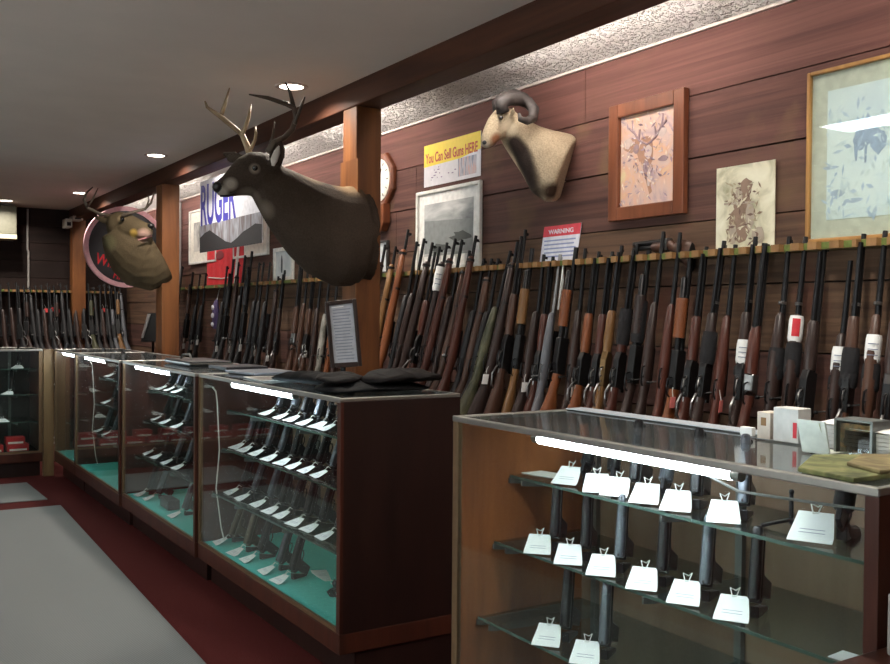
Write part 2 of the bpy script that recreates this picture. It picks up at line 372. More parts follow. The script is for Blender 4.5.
# ------------------------------------------------------------------ display cases
def runbox(g, swap, a0, a1, b0, b1, z0, z1):   # a = depth, b = length; swap: case facing -Y
    return g.box(b0, b1, a0, a1, z0, z1) if swap else g.box(a0, a1, b0, b1, z0, z1)
def case(y0, y1, label, shelves, deckmat, light, x0=XC, depth=.55, top=1.09, zb=.22, swap=False, backm=None, endin=None, stds=(), cord=None, ends=(1, 1), sdz=None):
    x1 = x0+depth; o = empty('display_case', ((y0+y1)/2 if swap else (x0+x1)/2, (x0+x1)/2 if swap else (y0+y1)/2, 0), label, 'display case', 'glass display cases of the counter')
    B = lambda *a: runbox(G(), swap, *a)
    base = B(x0+.07, x1, y0+.01, y1-.01, 0, zb-.09).done('toe_kick', m_casedk, o)
    B(x0, x1, y0, y1, zb-.09, zb-.012).done('base', m_case, o, bevel=.004)
    B(x0+.012, x1-.02, y0+.022, y1-.022, zb-.012, zb-.004).done('deck', deckmat, o)
    t = .022
    for s, (a, b) in enumerate(((y0, y0+t), (y1-t, y1))):
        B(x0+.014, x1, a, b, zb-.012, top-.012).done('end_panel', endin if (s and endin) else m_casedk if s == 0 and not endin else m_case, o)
        a2, b2 = (a, a+.03) if s == 0 else (b-.03, b)
        B(x0, x0+.016, a2, b2, zb-.012, top-.012).done('corner_strip', m_brass if swap or s == 1 else m_case, o, bevel=.002)
    B(x1-.012, x1, y0+t, y1-t, zb-.012, top-.012).done('back_panel', backm or m_back, o)
    f = runbox(G(), swap, x0+.004, x0+.010, y0+.03, y1-.03, zb-.006, top-.02); f.done('front_glass', m_gl, o)
    B(x0+.012, x1-.01, y0+.01, y1-.01, top-.007, top-.001).done('top_glass', m_gltop, o)
    g = G()
    for (a, b, c, d, e, h) in ((x0-.003, x0+.016, y0, y1, top-.016, top+.002), (x1-.016, x1, y0, y1, top-.012, top+.002), (x0, x1, y0-.001, y0+.016, top-.014, top+.002), (x0, x1, y1-.016, y1+.001, top-.014, top+.002)):
        runbox(g, swap, a, b, c, d, e, h)
    g.done('top_rail', m_alu, o, bevel=.003)
    runbox(G(), swap, x0+.001, x0+.014, y0+.03, y1-.03, zb-.012, zb+.004).done('bottom_rail', m_brass, o)
    for (xs, zz, dd, e0, e1) in shelves:
        g = G(); runbox(g, swap, xs, x1-.03, e0, e1, zz-.006, zz); sh = g.done('shelf', m_shelf, o)
        runbox(G(), swap, xs-.002, xs, e0, e1, zz-.007, zz+.001).done('shelf_edge', m_edge, sh)
        g = G()
        for yy in (e0+.004, e1-.004)+tuple(stds):
            if e0-.01 < yy < e1+.01:
                q = [(xs-.008, zz-.008), (x1-.02, zz-.008), (x1-.02, zz-.05), (xs+.02, zz-.028), (xs-.008, zz-.024)]
                g.prism([(yy-.003, a, b) if swap else (a, yy-.003, b) for a, b in q], (.006, 0, 0) if swap else (0, .006, 0))
        g.done('shelf_bracket', m_steel, o)
    for yy in stds: B(x1-.03, x1-.013, yy-.012, yy+.012, zb, top-.03).done('shelf_upright', m_steel, o)
    if light:
        l0, l1 = light; lx = x0+.065; lz = top-.035
        T = (lambda y, z: (y, lx, z)) if swap else (lambda y, z: (lx, y, z))
        lt = B(lx-.018, lx+.018, l0-.04, l1+.04, lz+.016, lz+.026).done('light_fitting', MAT['white_trim'], o)
        G().tube([T(l0, lz), T(l1, lz)], .014, 10).done('light_tube', m_tube, lt, smooth=True)
        G().tube([T(l0-.025, lz), T(l0, lz)], .014, 10).tube([T(l1, lz), T(l1+.025, lz)], .014, 10).done('tube_cap', m_alu, lt)
    if cord:
        G().tube(cord, .0035, 6).done('power_cord', m_cord if len(cord) > 5 else mat('grey_cord', (96, 96, 94), .5), o, smooth=True)
    return o
def crd(y, x=1.63): return [(x, y+.1, 1.03), (x, y+.02, 1.0), (x, y, .95), (x+.01, y-.01, .7), (x, y+.01, .5), (x+.02, y-.01, .3), (x+.03, y-.03, .235)]
def S(a, b): return [(1.71, .90, 0, a, b), (1.68, .70, 0, a, b), (1.63, .47, 0, a, b)]
NY = colY(877, 1.60, .8)
near = case(NY, 2.49, 'nearest glass display case with bright tube light and two dozen tagged handguns', [(1.80, .895, 0, NY+.03, 2.46), (1.74, .69, 0, NY+.03, 2.46), (1.68, .46, 0, NY+.03, 2.46)], m_casein, (colY(733, 1.665, 1.055), colY(540, 1.665, 1.055)), x0=1.60, depth=.52, endin=m_casein, stds=(colY(731, 2.06, .8), colY(587, 2.06, .8)),
            cord=[(1.66, 1.58, 1.06), (1.75, 1.5, 1.0), (1.85, 1.4, .985), (1.9, 1.2, .985), (1.75, 1.07, .99)])
G().box(2.045, 2.119, NY+.005, 2.485, 1.0925, 1.0955).done('rear_ledge', mat('pale_laminate', (196, 204, 212), .25, 0, .03, 20), near)
c1 = case(3.20, 4.88, 'left display case with dark end panel and garments piled on its top', S(3.23, 4.85), m_felt, (colY(294, 1.625, 1.055), colY(234, 1.625, 1.055)), x0=1.56, depth=.53, stds=(3.9, 4.5), cord=crd(4.79))
c2 = case(4.885, 6.43, 'display case second from the passage, between two wooden strips', S(4.91, 6.40), m_felt, (colY(171, 1.61, 1.055), colY(137, 1.61, 1.055)), x0=1.545, stds=(5.6,))
c3 = case(6.435, 7.85, 'third display case of the long run, turquoise felt with white cord inside', S(6.46, 7.82), m_felt, (colY(106, 1.595, 1.055), 7.76), stds=(7.0,), cord=crd(7.7))
c4 = case(7.855, 8.72, 'narrow-looking last display case of the long run at the corner', S(7.88, 8.69), m_felt, (8.15, 8.65))
cf = case(-1.2, 1.44, 'far display case across the aisle end with red boxes inside', [(8.86, .92, 0, -1.17, 1.41), (8.84, .70, 0, -1.17, 1.41), (8.80, .47, 0, -1.17, 1.41)], mat('dark_deck', (40, 34, 32), .9), (-.6, .9), x0=8.74, swap=True, backm=mat('dark_back', (46, 44, 42), .8), stds=(.4, 1.25))
o = G().box(1.445, XC, 8.73, 8.80, 0, 1.09).done('corner_post', wood('corner_tan', (138, 112, 78), (108, 84, 56), 'Z', 4, 9), bevel=.003)
tag(o, 'tan wooden filler post where the far case meets the long run', 'post')
# right-hand neighbour: low stand with a grey box
o = empty('low_stand', (1.62, .82, 0), 'small brown wooden stand at the right end of the nearest case', 'stand')
G().box(1.44, 1.80, .60, 1.042, .78, .80).done('top', m_case, o, bevel=.004)
for (x, y) in ((1.455, .615), (1.785, .615), (1.455, 1.027), (1.785, 1.027)): G().box(x-.012, x+.012, y-.012, y+.012, 0, .78).done('leg', m_casedk, o)
G().box(1.45, 1.79, .61, 1.035, .25, .27).done('lower_shelf', m_case, o)
o = empty('carton', (1.61, .98, .80), 'pale grey printed carton on the brown stand at right picture edge', 'box')
G().box(1.576, 1.66, .945, 1.014, .8005, .912).done('carton_body', mat('grey_card', (150, 146, 142), .7), o, bevel=.004)
G().box(1.5745, 1.576, .955, 1.0, .82, .88).done('printed_panel', mat('printed_panel', (196, 180, 176), .7), o)
# ------------------------------------------------------------------ handguns
def tagcard(g_parent, w=.082, ln=.085, rise=.046, x=-.018, yofs=0, turn=0., taper=.4):
    rt_ = Matrix.Rotation(turn, 4, 'Z')
    # a folded card that slopes from the trigger guard down to the shelf edge; local frame: -x towards the customer
    pts = []; n = 5
    g = G(); top = []
    for i in range(n):
        t = i/(n-1); px = x-ln*.80*t; pz = rise*(1-t)**1.3+.004
        ww = w*(taper+(1-taper)*min(1, t*1.4))
        top.append((rt_ @ V((px, yofs-ww/2, pz)), rt_ @ V((px, yofs+ww/2, pz))))
    for a, b in zip(top, top[1:]): g.slab([a[0], a[1], b[1], b[0]], (0, 0, .0012))
    t = g.done('price_tag', m_white, g_parent); 
    a, b = V(top[2][0]), V(top[3][1])
    g = G()
    for k in (0, .45):
        c = [V(top[2][0]).lerp(V(top[3][0]), k+.1), V(top[2][1]).lerp(V(top[3][1]), k+.1), V(top[2][1]).lerp(V(top[3][1]), k+.22), V(top[2][0]).lerp(V(top[3][0]), k+.22)]
        m = (c[0]+c[1])/2; c = [m+(q-m)*.6 for q in c]; g.slab([q+V((0, 0, .0013)) for q in c], (0, 0, .0002))
    g.done('print', m_print, t)
    G().tube([rt_ @ V(q) for q in ((x+.02, yofs, rise+.012), (x+.005, yofs-.012, rise+.024), (x-.012, yofs-.006, rise+.006), (x-.010, yofs+.004, rise+.004), (x+.01, yofs+.012, rise+.02), (x+.02, yofs, rise+.012))], .0016, 5).done('tag_string', m_string, t)
    return t
def tilt(deg, h):                            # gun frame: a along the slide (muzzle), b towards the grip
    a = math.radians(deg); u = V((math.sin(a), 0, math.cos(a))); w = V((math.cos(a), 0, -math.sin(a))); o = V((0, 0, h))
    return lambda s, t, y=0.: o+u*s+w*t+V((0, y, 0))
def pistol_proto(kind, deg=22, turn=-.25, yofs=0., taper=.45, rise=.024):
    o = empty('handgun', (0, 0, 0)); P = tilt(deg, .05)
    if kind == 'auto':
        def rr(s, hw, hh):                   # rounded slide section
            return [P(s, .0145+hh*math.copysign(abs(math.cos(a))**.6, math.cos(a)), hw*math.copysign(abs(math.sin(a))**.6, math.sin(a))) for a in [2*math.pi*k/16 for k in range(16)]]
        sl = G().rings([rr(0, .011, .011), rr(.004, .0145, .0145), rr(.05, .0150, .0145), rr(.15, .0140, .0142), rr(.172, .0125, .013), rr(.180, .009, .010), rr(.182, .004, .005)]).done('slide', m_blue, o, smooth=True)
        g = G(); g.box(-.001, .001, -.001, .001, 0, .001)
        g = G(); g.prism([P(s, t, -.002) for s, t in ((.005, -.004), (.005, 0), (.012, 0), (.012, -.004))], (0, .004, 0)); g.prism([P(s, t, -.002) for s, t in ((.17, -.004), (.17, 0), (.176, 0))], (0, .004, 0)).done('sight', m_black, sl)
        g = G(); prof = [(-.008, .026), (.17, .028), (.165, .036), (.085, .038), (.062, .046), (.040, .118), (-.004, .112), (.012, .05), (-.008, .034)]
        g.prism([P(s, t, -.0155) for s, t in prof], (0, .031, 0)); g.done('frame', m_black, o, bevel=.004)
        G().tube([P(.10, .038), P(.102, .058), P(.085, .066), P(.06, .064)], .003, 6).done('trigger_guard', m_black, o, smooth=True)
    else:
        G().tube([P(.06, .012), P(.17, .012)], [.011, .009], 10).prism([P(s, t, -.0025) for s, t in ((.07, -.004), (.07, .004), (.17, .004), (.165, -.004))], (0, .005, 0)).done('barrel', m_blue, o, smooth=True)
        G().tube([P(.022, .018), P(.026, .018), P(.06, .018), P(.064, .018)], [.017, .021, .021, .018], 12).done('cylinder', m_blue, o, smooth=True)
        G().prism([P(s, t, -.006) for s, t in ((-.005, -.002), (.07, -.002), (.07, .006), (.022, .006), (.022, .036), (.075, .036), (.07, .045), (.0, .045), (-.015, .02))], (0, .012, 0)).done('frame', m_black, o, bevel=.002)
        G().loft([(P(0, .03), .016, .011), (P(-.01, .055), .018, .013), (P(-.006, .09), .021, .014), (P(.004, .118), .023, .013)], (0, 1, 0), 10).done('grip', mat('revolver_grip', (48, 30, 24), .45), o, smooth=True)
        G().tube([P(.05, .045), P(.05, .062), P(.03, .068), P(.012, .06)], .003, 6).done('trigger_guard', m_black, o, smooth=True)
    # clear wedge that props the gun up
    G().prism([(.02, -.011, .0005), (.105, -.011, .0005), (.105, -.011, .012), (.05, -.011, .022), (.02, -.011, .03)], (0, .022, 0)).done('display_stand', mat('stand_black', (24, 24, 26), .3), o, bevel=.002)
    tagcard(o, turn=turn, yofs=yofs, taper=taper, w=.085 if yofs else .10, rise=rise, x=.022 if yofs else -.012)
    return o
def hide_proto(o):                           # prototypes are used as the first copy, so nothing extra remains
    return o
PR = {'auto': pistol_proto('auto'), 'rev': pistol_proto('rev'), 'nauto': pistol_proto('auto', 10, .15, .045, .8, .046), 'nrev': pistol_proto('rev', 30, .15, .045, .8, .046)}
USED = set()
def take(proto, key, mats=None):
    return dup(proto, mats)
m_browngun = mat('bronze_gun', (92, 78, 60), .4, .5, .2, 60)
m_grey = mat('lit_grey_gun', (96, 100, 108), .35, .7, .25, 60)  # paler grey puts the light caught by some dark guns into colour
def pistol(px, X, Z, rz, label, group, kind='auto', col=None, sc=1.0, name='handgun'):
    mats = {'gun_blued_steel': col, 'gun_black': col if col is m_browngun else m_black} if col else None
    o = take(PR[kind], kind, mats); Y = colY(px, X, Z+.03)
    o.location = (X, Y, Z+.0005); o.rotation_euler = (0, 0, rz); o.scale = (sc,)*3
    return tag(o, label, 'handgun', group)
# nearest case. px = image column of the gun's foot
top_shelf = [(582, 'rev', None, 'dark revolver'), (612, 'rev', None, 'black revolver with silvery cylinder'), (632, 'auto', None, 'dark short pistol'), (662, 'rev', m_grey, 'grey-sheened revolver'), (694, 'auto', None, 'dark pistol near the tube end'), (742, 'auto', m_grey, 'large dark pistol before the upright')]
for i, (px, kd, cl, nm) in enumerate(top_shelf):
    pistol(px, 1.88, .895, R.uniform(.3, .7), '%s, %s from left on top shelf of nearest case' % (nm, ordw(i)), 'handguns on the top shelf of the nearest case', 'n'+kd, cl, .95)
mid = [(553, None), (584, None), (618, m_grey), (660, None), (703, m_grey), (752, None)]
for i, (px, cl) in enumerate(mid):
    pistol(px, 1.805, .69, R.uniform(.4, .65), 'upright dark pistol with white tag, %s from left on middle shelf of nearest case' % ordw(i), 'handguns on the middle shelf of the nearest case', 'nauto', cl, .95)
for i, (px, cl) in enumerate([(563, None), (602, m_grey)]):
    pistol(px, 1.745, .46, R.uniform(.4, .65), 'upright pistol with white tag, %s one on lowest shelf of nearest case' % ('left' if i == 0 else 'right'), 'handguns on the lowest shelf of the nearest case', 'nauto', cl, .95)
# small tripod stand, magazine lamp and odds in the nearest case
p = V((1.93, colY(791, 1.93, .9), .8955)); o = empty('gun_bipod', p, 'small black bipod standing open on the top shelf of nearest case', 'bipod')
G().tube([p+V((0, 0, .01)), p+V((0, 0, .085))], [.006, .005], 8).ball(p+V((0, 0, .088)), .007).done('post', m_black, o, smooth=True)
for a in (.3, 2.6, 4.4): G().tube([p+V((0, 0, .022)), p+V((.06*math.cos(a), .09*math.sin(a), .004))], .005, 6).done('leg', m_black, o, smooth=True)
p = V((1.93, colY(838, 1.93, .92), .8955)); o = pistol(838, 1.90, .895, .3, 'black revolver at right end of top shelf beside wide tag', 'handguns on the top shelf of the nearest case', 'nrev', None, 1.15)
for (px, lb, cl, L) in ((737, 'olive curved torch-like tube on deck of nearest case', (120, 124, 70), .12), (786, 'small black upright tube on deck of nearest case', (26, 26, 28), .07)):
    y = colY(px, 1.75, .3); p = V((1.75, y, .217)); o = empty('pocket_torch', p, lb, 'torch')
    z0 = .218+(.24 if px == 737 else .25)
    G().tube([p, p+V((0, 0, L*1.9)), p+V((.015, -.01, L*2.4))], [.015, .014, .012], 10).done('barrel', mat('torch_%d' % px, cl, .3), o, smooth=True)
    G().tube([p+V((.015, -.01, L*2.4)), p+V((.02, -.015, L*2.7))], [.017, .019], 10).done('head', m_black, o, smooth=True)
# loose cards lying in the nearest case
def card(px, X, Z, lb, w=.1, l=.06, rot=0.): 
    y = min(colY(px, X, Z), 8.6); c = V((X, y, Z+.001)); u = V((math.cos(rot), math.sin(rot), 0)); v = V((-math.sin(rot), math.cos(rot), 0))
    o = G().slab([c-u*l/2-v*w/2, c+u*l/2-v*w/2, c+u*l/2+v*w/2, c-u*l/2+v*w/2], (0, 0, .0015)).done('price_card', m_white)
    tag(o, lb, 'card')
card(543, 1.90, .895, 'flat beige card at left end of the top shelf, nearest case', .16, .08, .2)
card(851, 1.78, .69, 'white card at right end of the middle shelf, nearest case', .07, .06, .1)
# long-run cases
SH = {1: (.90, 1.82), 2: (.70, 1.78), 3: (.47, 1.74), 4: (.216, 1.68)}
runs = {('left', c1): {1: [276, 290, 301, 314, 327, 337], 2: [245, 253, 265, 278, 291, 303, 316, 329], 3: [240, 251, 267, 279, 291, 304, 319, 335], 4: [229, 244, 257, 276, 289]},
        ('second', c2): {1: [146, 158, 168, 176, 184], 2: [163, 172, 184], 3: [145, 155, 163, 174, 185], 4: [147, 156, 182]},
        ('third', c3): {1: [96, 108, 115], 2: [94, 103, 112], 3: [104, 112]},
        ('corner', c4): {1: [60, 68], 2: [60, 69], 3: [65, 70], 4: [56, 61, 67]}}
SN = {1: 'top shelf', 2: 'second shelf', 3: 'lowest shelf', 4: 'green deck'}
CN = {'left': 'the left case with dark end', 'second': 'the second case of the run', 'third': 'the third case of the run', 'corner': 'the corner case of the run'}
for (cn, cc), sh in runs.items():
    for s, lst in sh.items():
        Z, X = SH[s]
        for i, px in enumerate(lst):
            kd = 'rev' if (s == 1 and i % 3 == 1) else 'auto'; cl = m_browngun if (cn == 'left' and s == 4 and i < 2) else (m_grey if R.random() < .45 else None)
            pistol(px, X+R.uniform(-.01, .01), Z, R.uniform(.1, .4), '%s %s, %s from left on the %s of %s' % ('brown' if cl is m_browngun else 'grey' if cl else 'black', 'revolver' if kd == 'rev' else 'pistol', ordw(i), SN[s], CN[cn]), 'handguns in %s' % CN[cn], kd, cl, .95)
# one pistol lying by the right end of the left case's deck
o = pistol(325, 1.72, .216, -1.2, 'black pistol lying low at right end of the green deck, left case', 'handguns in the left case with dark end')
o.rotation_euler = (0, math.radians(50), -1.0); o.location.z = .25
# far case contents
for s, (z, y) in enumerate(((.92, 8.93), (.70, 8.91), (.47, 8.88))):
    for i in range(9 if s < 2 else 5):
        o = dup(PR['auto'] if (i+s) % 3 else PR['rev']); o.location = (1.28-i*(.25 if s < 2 else .45)-.07*s, y, z+.0005); o.rotation_euler = (0, 0, math.radians(90)+R.uniform(-.3, .3))
        tag(o, 'dark %s with pale tag, %s from right on the %s shelf of the far case' % ('pistol' if (i+s) % 3 else 'revolver', ordw(i), ('top', 'middle', 'lowest')[s]), 'handgun', 'handguns in the far case')
m_redbox = mat('red_carton', (172, 30, 34), .5); m_lab = mat('carton_label', (226, 214, 206), .6)
for row, (n, zz, w, x0) in enumerate(((9, .2165, .17, 1.26), (7, .2775, .15, 1.24))):
    for i in range(n):
        x = x0-i*(.20 if row == 0 else .23)
        o = empty('ammunition_box', (x, 8.88, zz), 'red carton with pale label, %s from right in the %s row, far case deck' % (ordw(i), ('lower', 'upper')[row]), 'box', 'red cartons in the far case')
        G().box(x-w/2, x+w/2, 8.83, 8.95, zz, zz+.06).done('carton', m_redbox, o, bevel=.003)
        G().box(x-w*.4, x+w*.4, 8.829, 8.83, zz+.006, zz+.022).done('paper_label', m_lab, o)
y = colY(169, 1.68, .25); o = empty('black_box', (1.68, y, .2165), 'dark small box on the green deck of the second case', 'box')
G().box(1.65, 1.72, y-.09, y+.09, .2165, .275).done('box_body', mat('dark_box', (44, 42, 44), .5), o, bevel=.003); G().box(1.6495, 1.65, y-.05, y+.05, .23, .262).done('paper_label', mat('grey_label', (90, 92, 96), .6), o)
# ------------------------------------------------------------------ long guns (nominal length 1.1, butt at z = 0, underside +y)
WD = {'tan': ((140, 104, 64), (104, 72, 42)), 'orange': ((140, 82, 46), (102, 56, 32)), 'red': ((92, 48, 36), (60, 32, 26)), 'brown': ((92, 62, 48), (60, 42, 34)), 'dark': ((60, 42, 37), (36, 27, 25)),
      'black': ((32, 31, 34), (22, 22, 24)), 'camo': ((104, 102, 78), (52, 56, 40)), 'grey': ((112, 114, 120), (80, 82, 88)), 'white': ((190, 186, 176), (90, 90, 84))}
WM = {k: wood('stock_'+k, a, b, 'Z', 9 if k not in ('camo', 'white') else 26, 5 if k not in ('camo', 'white') else 2, rough=.38 if k != 'black' else .5, bump=.08) for k, (a, b) in WD.items()}
m_recv = mat('gun_receiver', (30, 29, 30), .42, .5, .2, 60)
def gun_proto(kind):
    o = empty('rifle', (0, 0, 0)); S0 = WM['brown']; sx = (1, 0, 0)
    def st(secs, nm='stock', n=12): return G().loft([((0, c, z), h, w) for z, c, h, w in secs], sx, n).done(nm, S0, o, smooth=True)
    butt = [(0.0, .060, .058, .019), (.012, .058, .062, .021), (.10, .044, .054, .021), (.20, .030, .044, .021), (.27, .022, .030, .018), (.31, .020, .022, .017)]
    BO = -.016
    if kind in ('bolt', 'scoped'):
        st(butt+[(.35, .014, .024, .019), (.40, .010, .028, .021), (.52, .008, .026, .021), (.64, .004, .021, .019), (.745, .000, .015, .014), (.76, -.002, .008, .008)])
        G().tube([(0, BO, .40), (0, BO, .56), (0, BO, .62), (0, BO, 1.1)], [.015, .015, .012, .0085], 10).box(-.0018, .0018, BO-.024, BO-.008, 1.075, 1.09).done('barrel', m_blue, o, smooth=True)
        G().box(-.015, .015, BO-.016, BO+.014, .38, .55).done('receiver', m_recv, o, bevel=.005)
        G().tube([(.012, BO, .40), (.035, BO+.004, .395), (.055, BO+.018, .388)], [.005, .004, .004], 7).ball((.057, BO+.02, .387), .009).done('bolt_handle', m_recv, o, smooth=True)
        if kind == 'scoped':
            yz = BO-.045; G().tube([(0, yz, .33), (0, yz, .385), (0, yz, .40), (0, yz, .56), (0, yz, .585), (0, yz, .66)], [.020, .020, .0135, .0135, .022, .023], 12).box(-.016, .016, yz-.018, yz+.004, .465, .49).box(-.012, .012, yz+.005, BO-.012, .43, .445).box(-.012, .012, yz+.005, BO-.012, .52, .535).done('scope', m_black, o, smooth=True)
    elif kind == 'military':
        st(butt+[(.35, .012, .026, .020), (.42, .008, .030, .022), (.56, .004, .026, .021), (.75, -.004, .022, .019), (.97, -.008, .018, .016), (.98, -.008, .012, .011)])
        G().tube([(0, BO, .9), (0, BO, 1.1)], [.0095, .0085], 10).box(-.002, .002, BO-.026, BO-.008, 1.07, 1.085).tube([(-.012, BO-.02, 1.07), (0, BO-.03, 1.078), (.012, BO-.02, 1.07)], .003, 6).done('barrel', m_blue, o, smooth=True)
        G().box(-.014, .014, BO-.016, BO+.012, .40, .56).done('receiver', m_recv, o, bevel=.005)
        for z in (.74, .95): G().loft([((0, -.006, z), .0235, .021), ((0, -.006, z+.014), .023, .0205)], sx, 12).done('barrel_band', m_blue, o, smooth=True)
        G().tube([(.012, BO, .42), (.045, BO+.004, .415), (.06, BO+.02, .41)], .005, 7).ball((.062, BO+.022, .41), .011).done('bolt_handle', m_steelg, o, smooth=True)
    elif kind == 'lever':
        st(butt+[(.36, .014, .022, .015)])
        G().prism([(-.014, y, z) for y, z in ((-.028, .35), (-.030, .53), (.018, .545), (.030, .50), (.030, .36))], (.028, 0, 0)).done('receiver', m_recv, o, bevel=.004)
        st([(.54, .002, .020, .017), (.60, .002, .023, .020), (.74, .002, .021, .018), (.755, .002, .015, .014)], 'fore_end')
        G().tube([(0, -.018, .53), (0, -.018, 1.1)], [.0105, .0085], 10).tube([(0, .006, .54), (0, .004, 1.06)], .0085, 9).box(-.002, .002, -.04, -.02, 1.07, 1.085).done('barrel', m_blue, o, smooth=True)
        G().tube([(0, .028, .46), (0, .046, .44), (0, .05, .40), (0, .036, .385), (0, .052, .37), (0, .075, .33), (0, .07, .275), (0, .05, .25), (0, .036, .27), (0, .034, .36)], .0045, 7).done('lever', m_steelg, o, smooth=True)
        G().box(-.004, .004, -.045, -.026, .34, .36).done('hammer', m_blue, o, bevel=.001)
    elif kind == 'pump':
        st(butt+[(.36, .010, .024, .017), (.40, .004, .024, .018)])
        G().prism([(-.017, y, z) for y, z in ((-.026, .40), (-.028, .60), (.026, .60), (.030, .46), (.020, .40))], (.034, 0, 0)).done('receiver', m_recv, o, bevel=.006)
        G().tube([(0, -.014, .6), (0, -.014, 1.1)], [.0125, .0112], 12).ball((0, -.028, 1.09), .004).done('barrel', m_blue, o, smooth=True)
        G().tube([(0, .013, .6), (0, .012, .96), (0, .012, .97)], [.0115, .0115, .008], 10).done('magazine_tube', m_blue, o, smooth=True)
        secs = []
        for i in range(17): secs.append((.66+.2*i/16, .010, .021+.0022*(i % 2), .022+.002*(i % 2)))
        st(secs, 'fore_end', 14)
    elif kind == 'double':
        st(butt+[(.36, .008, .024, .018), (.40, .004, .022, .018)])
        G().prism([(-.019, y, z) for y, z in ((-.024, .40), (-.022, .50), (.024, .50), (.026, .42))], (.038, 0, 0)).done('receiver', m_steelg, o, bevel=.006)
        G().tube([(0, -.012, .5), (0, -.010, 1.1)], [.013, .0105], 10).tube([(0, .011, .5), (0, .010, 1.1)], [.013, .0105], 10).done('barrels', m_blue, o, smooth=True)
        st([(.50, .008, .021, .022), (.55, .010, .024, .023), (.68, .008, .022, .021), (.72, .006, .014, .015)], 'fore_end')
    G().tube([(0, .028, .46), (0, .052, .45), (0, .056, .41), (0, .048, .375), (0, .03, .36)], .0035, 7).tube([(0, .026, .42), (0, .038, .41), (0, .042, .405)], .0028, 6).done('trigger_guard', m_blue, o, smooth=True)
    G().loft([((0, .060, -.012), .058, .019), ((0, .060, .001), .059, .0195)], sx, 12).done('butt_pad', m_black, o, smooth=True)
    return o
GP = {k: gun_proto(k) for k in ('bolt', 'scoped', 'military', 'lever', 'pump', 'double')}
KN = {'bolt': ('rifle', 'bolt-action rifle'), 'scoped': ('rifle', 'scoped rifle'), 'military': ('rifle', 'full-stocked rifle'), 'lever': ('rifle', 'lever-action rifle'), 'pump': ('shotgun', 'pump shotgun'), 'double': ('shotgun', 'shotgun')}
CWN = {'tan': 'tan', 'orange': 'orange-brown', 'red': 'dark red-brown', 'brown': 'brown', 'dark': 'dark brown', 'black': 'black', 'camo': 'green mottled', 'grey': 'grey', 'white': 'pale mottled'}
def place_gun(kind, wd, muzzle, butt, under, label, group, gid, barrel=None):
    o = GP[kind]
    mats = {}
    if wd != 'brown': mats['stock_brown'] = WM[wd]
    if barrel == 'steel': mats['gun_blued_steel'] = m_steelg; mats['gun_receiver'] = m_steelg
    if barrel == 'brass': mats['gun_receiver'] = mat('gun_brass', (112, 88, 58), .4, .8)
    o = take(o, 'g'+kind, mats or None)
    muzzle = V(muzzle); butt = V(butt); d = muzzle-butt; L = d.length; z = d.normalized()
    y = V(under); y = (y-z*y.dot(z)).normalized(); x = y.cross(z); s = L/1.1
    mt = Matrix((x, y, z*s)).transposed().to_4x4(); mt.translation = butt
    o.name = KN[kind][0]; o.matrix_basis = mt; tag(o, label, 'gun', group)
    return o, s
def tparam(o, py):                           # local z on the gun's axis that shows at image row py
    lo, hi = 0., 1.1
    for _ in range(30):
        m = (lo+hi)/2; y = proj(o.matrix_basis @ V((0, 0, m)))[1]
        if y > py: lo = m
        else: hi = m
    return (lo+hi)/2
def wrap(o, y0, y1, nm, m, a=.030, b=.028, c=0.):
    z1, z0 = tparam(o, y0), tparam(o, y1)
    k = 6; secs = [((0, c, z0+(z1-z0)*i/k), a*(1 if 0 < i < k else .9)+.002*math.sin(i*2.3), b*(1 if 0 < i < k else .88)) for i in range(k+1)]
    bx = G().loft(secs, (1, 0, 0), 12); w = bx.done(nm, m, None, smooth=True); w.parent = o; return w
def papertag(o, y0, y1, red=False, w=.025):
    z1, z0 = tparam(o, y0), tparam(o, y1)
    t = wrap(o, y0, y1, 'paper_tag', m_white, .027, .025)
    cl = o.matrix_basis.inverted() @ CAM; a0_ = math.atan2(cl.y, cl.x); g = G()
    def pt(da, z, r=.0292): return V((math.cos(a0_+da)*r, math.sin(a0_+da)*r, z))
    def stripe(d0, d1, za, zb):
        k = 5
        for q in range(k): a, b = d0+(d1-d0)*q/k, d0+(d1-d0)*(q+1)/k; g.slab([pt(a, za), pt(b, za), pt(b, zb), pt(a, zb)], pt((a+b)/2, 0, .0006))
    dz = z1-z0
    if red: stripe(-.45, .45, z0+dz*.2, z0+dz*.88); q = g.done('red_print', mat('red_print', (196, 40, 52), .6), None)
    else:
        for k in range(3): stripe(-.6, .5, z0+dz*(.25+.2*k), z0+dz*(.28+.2*k))
        q = g.done('print', m_print, None)
    q.parent = t; return t
def hangtag(o, z, col=None, dy=.03):
    g = G().slab([(-.030, dy, z-.05), (-.030, dy+.032, z-.055), (-.030, dy+.032, z+.0), (-.030, dy, z+.005)], (.0012, 0, 0)); t = g.done('price_tag', col or m_white, None); t.parent = o
    q = G().tube([(-.029, dy+.016, z), (-.02, dy+.012, z+.03), (-.012, dy, z+.05)], .0012, 5).done('tag_string', m_string, None); q.parent = t
ZB, XR = .80, 2.785
